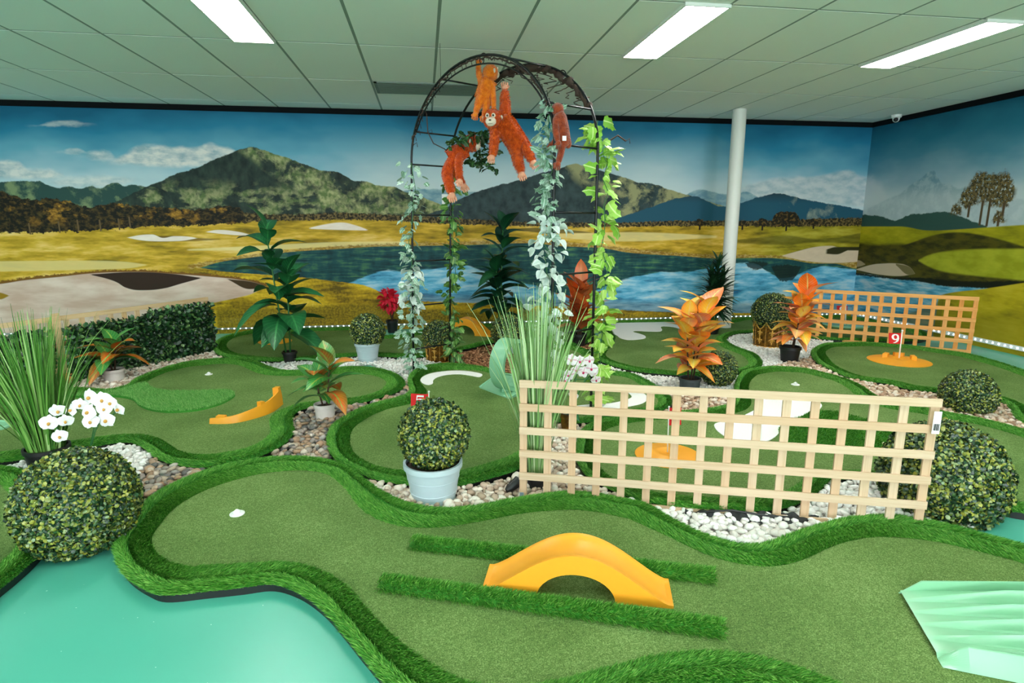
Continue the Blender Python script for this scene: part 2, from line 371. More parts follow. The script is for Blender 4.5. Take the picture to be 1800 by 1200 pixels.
def back_mural(name, seg):
    m = Mural(name, 'x', -8.0, WALLX+8.0, wb, seg)
    v = m.v; N = m.nz
    # sky
    t = m.math('ADD', m.mr(v, .60, .98), m.mr(N(.9, 3, 1, 2.2, 3), .35, .65, -.1, .1))
    m.col = m.ramp(t, [(0, 'b4c4c8'), (.22, '9fb9c4'), (.5, '5b97ae'), (.78, '1f7394'), (1, '0b5878')])
    glow = m.math('MULTIPLY', m.mr(m.u, .45, .62, smooth=True), m.mr(m.u, .9, .75, smooth=True))
    m.lay(m.math('MULTIPLY', glow, m.mr(v, .95, .72, smooth=True)), 'c2ced2', op=.55)
    wp = m.math('MULTIPLY', m.math('SUBTRACT', N(5, 5, 1, 2, 11), .5), .03)
    def cloud(hi, lo, col='d3cfcb', col2='8fa2ac', op=.9, soft=.012):
        k = m.band(hi, lo, soft, wp, .01); m.lay(k, col2, col, m.mr(N(6, 4, 1, 2, 5), .35, .6), op)
    cloud([(190,288),(200,283),(227,267),(253,255),(283,256),(300,260),(320,257),(340,262),(367,253),(387,257),(413,265),(425,285)], [(190,289),(200,287),(273,292),(317,293),(353,291),(425,288)])
    cloud([(148,272),(160,266),(175,266),(195,268),(205,280)], [(148,274),(165,281),(190,283),(205,282)], op=.75)
    cloud([(-60,280),(0,283),(33,287),(50,297),(83,297),(105,304),(115,310)], [(-60,318),(0,314),(60,314),(115,312)], op=.8)
    cloud([(80,318),(130,311),(180,309),(240,315)], [(80,322),(140,330),(200,326),(240,317)], op=.6)
    cloud([(66,220),(95,214),(130,212),(148,217)], [(66,222),(100,222),(148,220)], op=.55, soft=.006)
    cloud([(112,267),(125,260),(138,261),(152,268)], [(112,269),(130,272),(152,269)], op=.65, soft=.006)
    cloud([(1300,330),(1333,320),(1373,312),(1433,310),(1473,303),(1493,300),(1513,310),(1530,313)], [(1300,350),(1400,352),(1530,365)], 'b9bfc2', '8ba3ae', .8)
    # hills: ragged ridges, lit faces
    rg = m.math('MULTIPLY', m.math('SUBTRACT', N(9, 6, 1, 1, 2, .65), .5), .022)
    face = N(3.2, 7, 1.1, 1.2, 8, .62, .25)
    m.lay(m.band([(700,337),(740,332),(790,333),(840,338),(1195,345),(1230,333),(1257,338),(1280,342),(1310,337),(1333,347),(1360,352)], None, .004, rg), '5f8597', '83a0a9', m.mr(N(6, 4, 1, 2, 9), .4, .6))
    m.lay(m.band([(-150,322),(0,320),(20,319),(67,318),(83,325),(103,330),(120,327),(140,332),(160,327),(173,330),(203,321),(220,327),(233,325),(253,328),(290,345),(330,365)], None, .003, rg), '24423f', '6e7f5c', m.mr(face, .47, .58))
    hi = [(200,356),(213,350),(253,330),(283,317),(317,303),(350,293),(383,278),(417,265),(440,259),(467,265),(493,273),(520,283),(547,293),(567,300),(587,301),(600,305),(620,316),(647,320),(667,327),(687,327),(710,336),(740,345),(780,362)]
    k = m.band(hi, None, .0028, rg)
    lit = m.math('MULTIPLY', m.mr(face, .44, .56), m.mr(m.math('ADD', m.u, m.math('MULTIPLY', m.math('SUBTRACT', v, .75), .25)), m.uv((425, 0))[0], m.uv((450, 0))[0]))
    low = m.math('MULTIPLY', m.mr(v, .7, .62), m.mr(N(3.4, 6, 1.0, 1.6, 21, .62, .2), .47, .57)); lit = m.math('MAXIMUM', lit, m.math('MULTIPLY', low, .8))
    m.lay(k, m.mix(m.mr(N(10, 5, 1, .6, 4), .35, .65), '141f1e', '2b3c34'), m.mix(m.mr(N(14, 4, 1, .9, 14), .4, .6), '566a3c', '9a9c70'), lit)
    hi = [(735,388),(747,380),(787,363),(813,347),(840,337),(867,328),(900,320),(933,310),(960,302),(987,295),(1013,288),(1033,293),(1067,303),(1093,310),(1120,320),(1147,323),(1173,332),(1200,340),(1240,352),(1280,365)]
    k = m.band(hi, None, .0028, rg)
    lit = m.math('MULTIPLY', m.mr(face, .46, .57), m.mr(m.math('ADD', m.u, m.math('MULTIPLY', m.math('SUBTRACT', v, .75), .25)), m.uv((985, 0))[0], m.uv((1015, 0))[0]))
    m.lay(k, m.mix(m.mr(N(8, 5, 1, .9, 24), .35, .65), '1b2b2f', '36484a'), '8e8f68', lit)
    hi = [(1055,394),(1073,387),(1117,373),(1150,362),(1183,350),(1200,347),(1220,345),(1243,353),(1270,363),(1300,357),(1333,347),(1367,340),(1387,343),(1413,350),(1453,357),(1487,363),(1510,368),(1540,372)]
    m.lay(m.band(hi, None, .0028, rg), m.mix(m.mr(v, .66, .6), '20333c', '1d4c60'), '7e8a80', m.math('MULTIPLY', m.mr(face, .55, .68), m.mr(m.u, m.uv((1365, 0))[0], m.uv((1400, 0))[0])))
    # fairway
    top = [(-150,404),(0,405),(150,402),(270,396),(430,388),(600,384),(830,393),(1070,397),(1200,396),(1400,396),(1470,393),(1540,392)]
    gr = m.math('ADD', N(1.6, 4, 1, 5, 31), m.math('MULTIPLY', m.math('SUBTRACT', N(6, 4, 1, 5, 33), .5), .4))
    gcol = m.ramp(gr, [(.28, '6c5a10'), (.42, 'a0841c'), (.52, 'bd9b2e'), (.64, 'd0b05a'), (.78, 'dcc68a')])
    m.lay(m.band(top, None, .003), gcol)
    right = m.mr(m.u, m.uv((1300, 0))[0], m.uv((1400, 0))[0])
    m.lay(m.math('MULTIPLY', m.band(top, None, .003), right), m.ramp(gr, [(.3, '3c4210'), (.5, '7a7c14'), (.7, '9a9a20')]), op=.75)
    # tree lines
    tw = m.math('MULTIPLY', m.math('SUBTRACT', N(11, 5, 1, 1.1, 41, .7), .5), .07)
    crown = m.mix(m.mr(N(16, 5, 1, 1.3, 44, .65), .47, .63), '0f0d07', '4a3a18')
    tz0, tz1 = m.uv((100, 402))[1], m.uv((100, 372))[1]
    crown = m.mix(m.math('MULTIPLY', m.mr(N(4.5, 4, 1, 1.5, 47, .6), .52, .62), m.mr(v, tz0, tz1)), crown, m.mix(m.mr(N(20, 4, 1, 1.4, 49), .4, .6), '6a4c16', 'b5862c'))
    m.lay(m.band([(-150,335),(0,335),(20,341),(53,350),(100,350),(140,361),(160,366),(187,358),(207,357),(233,361),(273,366),(317,366),(360,368),(383,363),(420,368),(435,378)], [(-150,409),(0,408),(53,410),(100,407),(160,405),(213,402),(267,398),(333,397),(435,391)], .003, tw), crown)
    tw2 = m.math('MULTIPLY', m.math('SUBTRACT', N(24, 4, 1, 1.1, 43, .7), .5), .035)
    m.lay(m.band([(430,374),(500,377),(600,374),(700,378),(830,385),(920,390),(1070,391),(1200,388),(1300,388),(1500,383),(1540,383)], [(430,390),(600,386),(830,395),(1070,399),(1200,397),(1400,398),(1540,396)], .003, tw2), m.mix(m.mr(N(30, 4, 1, 1, 45), .45, .6), '1d1a0e', '6e5c34'))
    for cx, w, t_, b_ in ((1382, 27, 372, 402), (1340, 15, 384, 401), (1230, 13, 385, 400), (1430, 14, 384, 398), (1305, 13, 387, 400)):
        m.lay(m.band([(cx-w, b_-8),(cx-w*.8, t_+8),(cx-w*.3, t_),(cx+w*.3, t_),(cx+w*.8, t_+8),(cx+w, b_-8)], [(cx-w, b_-6),(cx, b_-3),(cx+w, b_-6)], .003, tw2), '1a170d', '5f4a22', m.mr(N(26, 4, 1, 1, 46), .5, .62))
        m.lay(m.trunk(cx, b_-5, b_+4, .02), '1a140c')
    for cx, yb in ((52,412),(104,409),(137,406),(176,406),(209,404),(228,401)):
        m.lay(m.trunk(cx, yb-20, yb, .013), '5c4a30')
    # far bunkers, pale strips
    sd = m.mix(N(8, 3, 1, 3, 51), 'cdbfb2', 'e6ded6')
    m.lay(m.band([(250,418),(300,414),(345,418),(388,420)], [(250,422),(320,424),(388,421)], .003), '5a4416', op=.8)
    m.lay(m.band([(225,417),(247,413),(267,412),(287,418),(307,415),(333,416),(345,418)], [(225,418),(247,422),(287,424),(320,423),(345,419)], .002), sd)
    m.lay(m.band([(363,407),(383,404),(417,407),(447,414)], [(363,408),(400,412),(447,415)], .002), sd)
    m.lay(m.band([(545,400),(573,394),(600,391),(625,396),(645,403)], [(545,402),(600,404),(645,405)], .003), sd)
    m.lay(m.band([(330,438),(450,432),(600,425),(720,424)], [(330,440),(450,440),(600,433),(720,431)], .004), 'd9cd92', op=.7)
    m.lay(m.band([(960,412),(1100,408),(1260,414)], [(960,416),(1100,424),(1260,418)], .004), 'd5c78a', op=.7)
    m.lay(m.band([(-150,462),(0,459),(120,458),(220,460),(258,465)], [(-150,480),(0,477),(150,474),(230,471),(258,466)], .003), 'cbb878', op=.85)
    m.lay(m.band([(900,402),(950,400),(1000,404),(1040,408)], [(900,404),(980,410),(1040,409)], .003), '3f3a12', op=.8)
    # lake
    ltop = [(350,471),(357,469),(383,461),(427,454),(467,449),(507,443),(600,437),(667,433),(733,432),(833,430),(933,427),(983,432),(1067,437),(1100,443),(1200,450),(1267,454),(1333,453),(1380,455),(1433,463),(1467,463),(1500,471),(1540,474)]
    lbot = [(350,471),(357,472),(400,478),(467,483),(533,488),(600,496),(633,500),(660,509),(680,521),(707,527),(787,531),(867,534),(993,539),(1100,545),(1200,549),(1300,550),(1540,552)]
    shore = [(330,466),(383,456),(467,444),(600,432),(733,427),(933,422),(1067,432),(1200,445),(1333,448),(1400,450)]
    m.lay(m.band(shore, ltop, .004, tw2), m.mix(m.mr(N(18, 4, 1, 2, 55), .45, .6), '7a5a1c', 'b09860'), op=.8)
    k = m.band(ltop, lbot, .0025)
    wv = N(3, 5, 1, 9, 61, .6)
    m.lay(k, m.ramp(m.math('ADD', wv, m.math('MULTIPLY', m.math('SUBTRACT', N(4, 3, 2, 1, 63), .5), .5)), [(.35, '0c2f36'), (.52, '16464a'), (.66, '3d6a4a'), (.8, '587f5c')]))
    blue = [(610,499),(650,483),(683,475),(717,478),(750,473),(787,470),(817,467),(840,473),(867,483),(900,493),(933,500),(967,511),(1000,521),(1030,516),(1067,503),(1100,490),(1133,483),(1167,478),(1200,478),(1250,470),(1290,463),(1320,462),(1350,478),(1380,488),(1420,475),(1450,468),(1500,474),(1540,480)]
    kb = m.math('MULTIPLY', k, m.band(blue, None, .004, m.math('MULTIPLY', m.math('SUBTRACT', N(6, 4, 1, 6, 65), .5), .02)))
    m.lay(kb, m.ramp(N(2.6, 5, 1, 5, 66, .6), [(.3, '1c5f86'), (.46, '4f9dc0'), (.58, '83b9d0'), (.72, 'b6ccd4')]))
    m.lay(m.math('MULTIPLY', k, m.band([(600,517),(900,523),(1200,532),(1540,534)], None, .02)), '4c6370', '7e95a2', m.mr(wv, .4, .6), .7)
    for cx, w, y0, y1 in ((1382, 26, 468, 492), (1330, 20, 462, 472)):
        m.lay(m.band([(cx-w, y0),(cx, y0-3),(cx+w, y0)], [(cx-w, y0+2),(cx-w*.5, y1),(cx, y1+2),(cx+w*.5, y1-2),(cx+w, y0+2)], .004, tw2), '10211c', op=.9)
    # near bank
    bank = m.ramp(m.math('ADD', gr, m.math('MULTIPLY', m.math('SUBTRACT', N(30, 4, 1, 1, 71), .5), .35)), [(.3, '5a4a0c'), (.48, 'a88a14'), (.62, 'c9aa22'), (.8, 'dcc65a')])
    m.lay(m.band(lbot, None, .003, m.math('MULTIPLY', m.math('SUBTRACT', N(20, 4, 1, 1, 72), .5), .015)), bank, op=1.)
    m.lay(m.band([(380,545),(500,540),(640,535),(800,545),(1000,550),(1540,556)], None, .012, tw2), '3f3a10', '8a7614', m.mr(N(40, 3, 1, 1, 73), .4, .62), .75)
    # peninsula sand at right
    m.lay(m.band([(1375,449),(1400,442),(1433,434),(1460,432),(1480,437),(1507,440)], [(1375,450),(1420,459),(1467,462),(1507,460)], .003), 'b5a48c', 'cbbba2', N(9, 3, 1, 2, 75))
    m.lay(m.band([(1453,438),(1470,434),(1490,434)], [(1453,446),(1470,447),(1490,440)], .003), '2a2a10')
    m.lay(m.band([(1275,424),(1380,414),(1440,420),(1520,408)], [(1275,426),(1380,430),(1440,426),(1520,430)], .006), '2b2f0a', op=.6)
    # the big bunker at left
    sb = [(-150,506),(0,499),(40,493),(100,487),(167,480),(233,478),(300,481),(367,486),(417,491),(450,497),(466,503)]
    m.lay(m.band([(-150,500),(0,494),(40,488),(100,482),(167,476),(233,474),(300,477),(367,482),(417,487),(470,498)], [(-150,512),(0,503),(100,492),(233,484),(367,492),(470,503)], .003, tw2), '6d4a14')
    m.lay(m.band(sb, [(-150,600),(0,600),(250,565),(367,534),(417,523),(443,516),(466,503)], .0025), m.mix(m.mr(N(2.2, 4, 1, 4, 81), .35, .65), 'b79c8c', 'cdbcb0'))
    m.lay(m.band([(160,482),(233,478),(300,481),(353,488)], [(160,483),(195,492),(207,497),(220,505),(253,510),(287,507),(320,498),(353,489)], .0022), '2c1c12')
    m.lay(m.band([(400,490),(450,497),(466,503)], [(400,491),(440,508),(466,504)], .0025), '3a2a10')
    m.lay(m.band([(-60,512),(0,514),(16,519)], [(-60,524),(0,526),(16,520)], .003), '8a6c14')
    return m.done()

def right_mural():
    m = Mural('mural_right', 'y', WALLY, -6.0, wr)
    v = m.v; N = m.nz
    t = m.math('ADD', m.mr(v, .60, .98), m.mr(N(1.2, 3, 1, 2, 3), .35, .65, -.08, .08))
    m.col = m.ramp(t, [(0, 'a9b9bd'), (.25, '7e9dab'), (.55, '447d93'), (.8, '236a83'), (1, '145670')])
    wp = m.math('MULTIPLY', m.math('SUBTRACT', N(5, 5, 1, 2, 11), .5), .03)
    m.lay(m.band([(1500,312),(1530,314),(1545,322),(1556,338),(1564,348)], [(1500,362),(1530,362),(1564,350)], .03, m.math('MULTIPLY', wp, 2.0), .012), 'b9bfc2', op=.6)
    rg = m.math('MULTIPLY', m.math('SUBTRACT', N(12, 6, 1, 1, 2, .65), .5), .02)
    m.lay(m.band([(1525,366),(1533,363),(1560,350),(1583,340),(1603,323),(1620,313),(1630,303),(1640,300),(1647,310),(1657,322),(1670,323),(1683,332),(1700,328),(1713,320),(1740,332),(1800,352),(1900,380)], None, .006, rg), '5f8494', '8ba3ab', m.mr(N(9, 5, 1, 1, 7), .45, .6), .85)
    m.lay(m.mr(v, .70, .60, smooth=True), 'b3c0c2', op=.6)
    m.lay(m.band([(1500,376),(1513,377),(1547,380),(1573,387),(1600,377),(1627,375),(1657,372),(1683,378),(1713,390),(1735,398)], None, .003, rg), '1d332e', '2c4a44', m.mr(v, .68, .6))
    # tall trees
    tw = m.math('MULTIPLY', m.math('SUBTRACT', N(16, 5, 1, 1, 41, .7), .5), .09); leaf = m.mix(m.mr(N(34, 5, 1, 1, 44, .7), .42, .62), '262412', '7a6a40')
    gap = m.mr(N(30, 5, 1, 1, 48, .65), .38, .44)
    for pts_h, pts_l in (([(1706,316),(1716,306),(1730,303),(1750,306),(1768,303),(1778,315),(1784,332)], [(1706,340),(1720,352),(1745,362),(1770,362),(1784,345)]),
                         ([(1686,352),(1693,336),(1703,328),(1714,330),(1718,350)], [(1686,356),(1700,366),(1718,358)]),
                         ([(1669,376),(1675,363),(1682,357),(1688,363),(1691,376)], [(1669,377),(1691,377)]),
                         ([(1743,388),(1750,374),(1760,372),(1768,385)], [(1743,392),(1768,392)])):
        m.lay(m.math('MULTIPLY', m.band(pts_h, pts_l, .01, tw, .004), gap), leaf)
    for x0, x1, y0, y1 in ((1737, 1738, 350, 398), (1724.4, 1725.2, 352, 396), (1702.5, 1703.2, 360, 382), (1754.5, 1755.2, 380, 398), (1763.5, 1764.2, 355, 380)):
        m.lay(m.trunk((x0+x1)/2, y0, y1, .022), '4a3c26')
    gr = m.math('ADD', N(1.6, 4, 1, 3, 31), m.math('MULTIPLY', m.math('SUBTRACT', N(7, 4, 1, 4, 33), .5), .3))
    top = [(1500,398),(1547,398),(1583,398),(1633,405),(1700,402),(1767,397),(1900,390)]
    m.lay(m.band(top, None, .003), m.ramp(gr, [(.3, '6a6a0c'), (.5, '8f8c12'), (.7, 'aaa01e')]))
    dk = m.mix(m.mr(N(5, 4, 1, 3, 35), .4, .6), '2c2c0a', '4a460e')
    m.lay(m.band([(1500,424),(1540,430),(1580,428),(1620,436),(1700,440),(1900,446)], None, .012), dk)
    m.lay(m.band([(1585,432),(1600,427),(1643,413),(1683,408),(1720,412),(1767,423),(1800,433),(1900,450)], [(1585,434),(1633,442),(1700,439),(1900,452)], .005), dk)
    m.lay(m.band([(1614,457),(1633,448),(1683,440),(1800,437),(1900,436)], [(1614,458),(1632,468),(1650,475),(1700,483),(1800,493),(1900,504)], .006), '838a18', '9aa028', m.mr(N(3, 3, 1, 2, 36), .4, .6))
    m.lay(m.band([(1500,456),(1512,458),(1521,464)], [(1500,470),(1512,468),(1521,465)], .003), '8f8468')
    m.lay(m.band([(1505,473),(1533,465),(1553,463),(1577,463),(1600,470),(1608,480)], [(1505,474),(1550,483),(1583,485),(1608,481)], .0025), 'b8a890')
    m.lay(m.band([(1575,463),(1600,470),(1608,480)], [(1575,466),(1598,483),(1608,481)], .0025), '6c6440')
    k = m.band([(1495,480),(1533,483),(1567,489),(1617,492),(1700,499),(1800,502),(1900,506)], None, .003); wv = N(3, 4, 1, 7, 61)
    m.lay(k, m.ramp(wv, [(.35, '1f6f94'), (.5, '5fa3bd'), (.65, 'a9bcc4')]))
    m.lay(m.band([(1495,478),(1567,487),(1617,488),(1700,494),(1800,494),(1900,500)], [(1495,482),(1567,490),(1617,495),(1660,503),(1700,505),(1733,507),(1800,520),(1900,540)], .004, m.math('MULTIPLY', tw, .2)), '12160a')
    m.lay(m.band([(1650,520),(1663,516),(1733,507),(1800,497),(1900,482)], None, .003), m.ramp(gr, [(.3, '6c640e'), (.5, 'a09416'), (.7, 'b3a52a')]))
    m.lay(m.band([(1600,545),(1700,552),(1800,548),(1900,545)], None, .03), '6b6410', op=.45)
    m.lay(m.band([(1490,556),(1560,556),(1640,535),(1660,521)], None, .006), '5a5c12', op=.6)
    return m.done()

# ------------------------------------------------------------------ the room
def struct(o): o['kind'] = 'structure'; return o
XL, YF = -8.0, -5.5
def slab(name, a, b, mat): return struct(B().box(a, b).build(name, mat))
slab('floor', (XL-.1, YF-.1, -.12), (WALLX+.1, WALLY+.1, 0), MT['teal_floor'])
bb = B(); murals = []; cuts = [XL-.1, wb(330, 400).x, wb(640, 400).x, wb(1050, 400).x, WALLX+.1]
for i in range(4):
    murals.append(back_mural('mural_back_%d' % i, ((cuts[i]+8)/(WALLX+8), (cuts[i+1]+8)/(WALLX+8))))
    bb.box((cuts[i], WALLY, 0), (cuts[i+1], WALLY+.1, CEIL+.1))
wall_b = struct(bb.build('wall_back', murals[0].m))
for mu in murals[1:]: wall_b.data.materials.append(mu.m)
for i, f in enumerate(wall_b.data.polygons): f.material_index = i//6
murals[0].apply(wall_b); mr_ = right_mural()
mr_.apply(slab('wall_right', (WALLX, YF-.1, 0), (WALLX+.1, WALLY, CEIL+.1), mr_.m))
slab('wall_left', (XL-.1, YF-.1, 0), (XL, WALLY, CEIL+.1), MT['white_paint'])
# front wall behind the viewer: unseen glazing added to brighten foreground and ceiling
WX0, WX1, WZ0, WZ1 = -6.4, 5.2, .12, 2.45
fb = B(); fb.box((XL, YF-.1, 0), (WALLX, YF, WZ0)).box((XL, YF-.1, WZ1), (WALLX, YF, CEIL+.1)).box((XL, YF-.1, WZ0), (WX0, YF, WZ1)).box((WX1, YF-.1, WZ0), (WALLX, YF, WZ1))
struct(fb.build('wall_front', MT['white_paint']))
fw_o = empty('added_window_1', ((WX0+WX1)/2, YF-.05, WZ0)); struct(fw_o)  # unseen window, added to let daylight into the room
for k in range(5):
    x = -(WX1-WX0)/2 + (WX1-WX0)*k/4; B().box((x-.03, -.03, 0), (x+.03, .03, WZ1-WZ0)).build('added_mullion', MT['black_metal'], fw_o)
portal = bpy.data.lights.new('added_window_portal', 'AREA'); portal.shape = 'RECTANGLE'; portal.size = WX1-WX0; portal.size_y = WZ1-WZ0  # sampling portal for daylight through the added opening
po = bpy.data.objects.new('added_window_portal', portal); C.objects.link(po); po.location = ((WX0+WX1)/2, YF-.12, (WZ0+WZ1)/2); po.rotation_euler = (-PI/2, 0, PI); portal.cycles.is_portal = True
X0, YR, TW = .1390, 5.010, .6
ceil_o = slab('ceiling', (XL-.1, YF-.1, CEIL+.002), (WALLX+.1, WALLY+.1, CEIL+.12), MT['tbar'])
tile_me = B().box((-.289, -.589, 0), (.289, .589, .0018)).mesh('ceiling_tile')
for i in range(-14, 10):
    for j in range(-9, 3):
        xa, xb = X0+i*TW, X0+(i+1)*TW; ya, yb = YR+j*1.2, YR+(j+1)*1.2
        if xb > WALLX+.55 or xa < XL-.3 or ya < YF-.3 or ya > WALLY-.05: continue
        o = link('ceiling_tile', tile_me, MT['ceiling_tile'], ceil_o); x1 = min(xb, WALLX); y1 = min(yb, WALLY); x0 = max(xa, XL); y0 = max(ya, YF)
        o.location = ((x0+x1)/2, (y0+y1)/2, CEIL); o.scale = ((x1-x0)/TW, (y1-y0)/1.2, 1)
struct(B().box((XL, WALLY-.03, CEIL-.062), (WALLX, WALLY-.001, CEIL-.001)).build('trim_1', MT['black_trim']))
struct(B().box((WALLX-.03, YF, CEIL-.062), (WALLX-.001, WALLY-.03, CEIL-.001)).build('trim_2', MT['black_trim']))
cp = pl(1287, 380, (0, 7.66, 0)); cx_, cy_ = cp.x, cp.y
struct(B().lathe([(.082, 0), (.082, CEIL+.0)], 32).build('column', MT['white_paint'], smooth=True, loc=(cx_, cy_, 0), sharp=.6))
def ceiling_light(x0, x1, y0, y1, label):
    t = empty('ceiling_light', ((x0+x1)/2, (y0+y1)/2, CEIL-.02), 0, label, 'light', 'recessed ceiling light panels')
    w, l = (x1-x0)/2, (y1-y0)/2; b = B()
    b.box((-w-.012, -l-.012, 0), (-w, l+.012, .02)).box((w, -l-.012, 0), (w+.012, l+.012, .02)).box((-w, -l-.012, 0), (w, -l, .02)).box((-w, l, 0), (w, l+.012, .02))
    b.build('frame', MT['white_paint'], t); B().box((-w, -l, .004), (w, l, .019)).build('diffuser', MT['lamp'], t)
NAMES = {(0, 0): 'long white light panel in the ceiling left of the arch', (1, 0): 'long white light panel in the ceiling between arch and column', (2, 0): 'long white light panel in the ceiling nearest the right wall'}
for r in range(3):
    for c, xx in enumerate((X0-2.5*TW, X0+2.5*TW, X0+6.05*TW)):
        yy = YR - 3.6*r
        ceiling_light(xx+.01, xx+.29, yy-1.2, yy-.01, NAMES.get((c, r)) or '%s of the three ceiling light panels %s' % (('left one', 'middle one', 'right one')[c], ('straight above the viewer', 'nearest the added window')[r-1]))
for r in range(3): ceiling_light(X0-8*TW, X0-7.5*TW, YR-3.6*r-1.2, YR-3.6*r-.01, 'ceiling light panel by the far left wall, %s' % ('level with the hedge', 'level with the viewer', 'next to the added window')[r])
# air vent
t = empty('ceiling_vent', (0, 0, 0), 0, 'grey slatted air vent in the ceiling behind the arch', 'vent')
vx0, vx1, vy0, vy1 = X0-.58, X0+.56, YR+1.22, YR+1.72
b = B()
for a, q in (((vx0, vy0), (vx1, vy0+.03)), ((vx0, vy1-.03), (vx1, vy1)), ((vx0, vy0), (vx0+.03, vy1)), ((vx1-.03, vy0), (vx1, vy1))): b.box((*a, CEIL-.012), (*q, CEIL-.001))
b.build('frame', MT['vent'], t)
for k in range(11):
    y = vy0+.05+k*.04; B().box((vx0+.03, -.012, -.002), (vx1-.03, .012, .002), Matrix.Translation((0, y, CEIL-.009)) @ Matrix.Rotation(.5, 4, 'X')).build('slat', MT['vent'], t)
# security camera
p = gp(1576, 202, CEIL); t = empty('security_camera', (p.x, p.y, CEIL), 0, 'small white dome security camera under the ceiling near right wall', 'camera')
B().lathe([(.06, 0), (.06, -.03), (.045, -.04)], 20, bot=False, top=True).build('base', MT['white_plastic'], t, True, sharp=.6)
B().ball((0, 0, -.045), (.042, .042, .045), 16, 10).build('housing', MT['white_plastic'], t, True)
B().ball((-.02, -.022, -.06), .027, 12, 8).build('lens', MT['black_plastic'], t, True)
# socket plate on the back wall
p = wb(785, 350); t = empty('wall_plate', (p.x, WALLY-.02, p.z), 0, 'small white square plate on the mural behind hanging plush feet', 'plate')
B().box((-.06, 0, -.06), (.06, .02, .06)).build('plate', MT['white_plastic'], t); B().box((-.02, -.005, -.02), (.02, 0, .02)).build('button', MT['white_paint'], t)
# LED strips at the foot of both mural walls
def led_strip(label, p0, p1, nrm, hh):
    t = empty('led_strip', p0, 0, label, 'light strip', 'LED strips at the foot of the mural'); d = Vector(p1)-Vector(p0); L = d.length; d.normalize(); n = Vector(nrm)
    up = Vector((0, 0, 1)); M = Matrix((( d.x, n.x, 0, 0), (d.y, n.y, 0, 0), (0, 0, 1, 0), (0, 0, 0, 1)))
    B().box((0, 0, 0), (L, .012, hh), M).build('channel', MT['white_plastic' if hh > .03 else 'tbar'], t)
    b = B(); k = int(L/.07)
    for i in range(k): b.box((i*.07+.02, .012, hh*.5-.005), (i*.07+.03, .018, hh*.5+.005), M)
    o = b.build('diodes', MT['led'], t); o['kind'] = 'stuff'
led_strip('white LED light strip along the foot of the back mural', (XL+.2, WALLY-.002, .055), (WALLX-.02, WALLY-.002, .055), (0, -1, 0), .02)
led_strip('white LED light strip along the foot of the right mural', (WALLX-.002, WALLY-.03, .055), (WALLX-.002, .5, .055), (-1, 0, 0), .045)

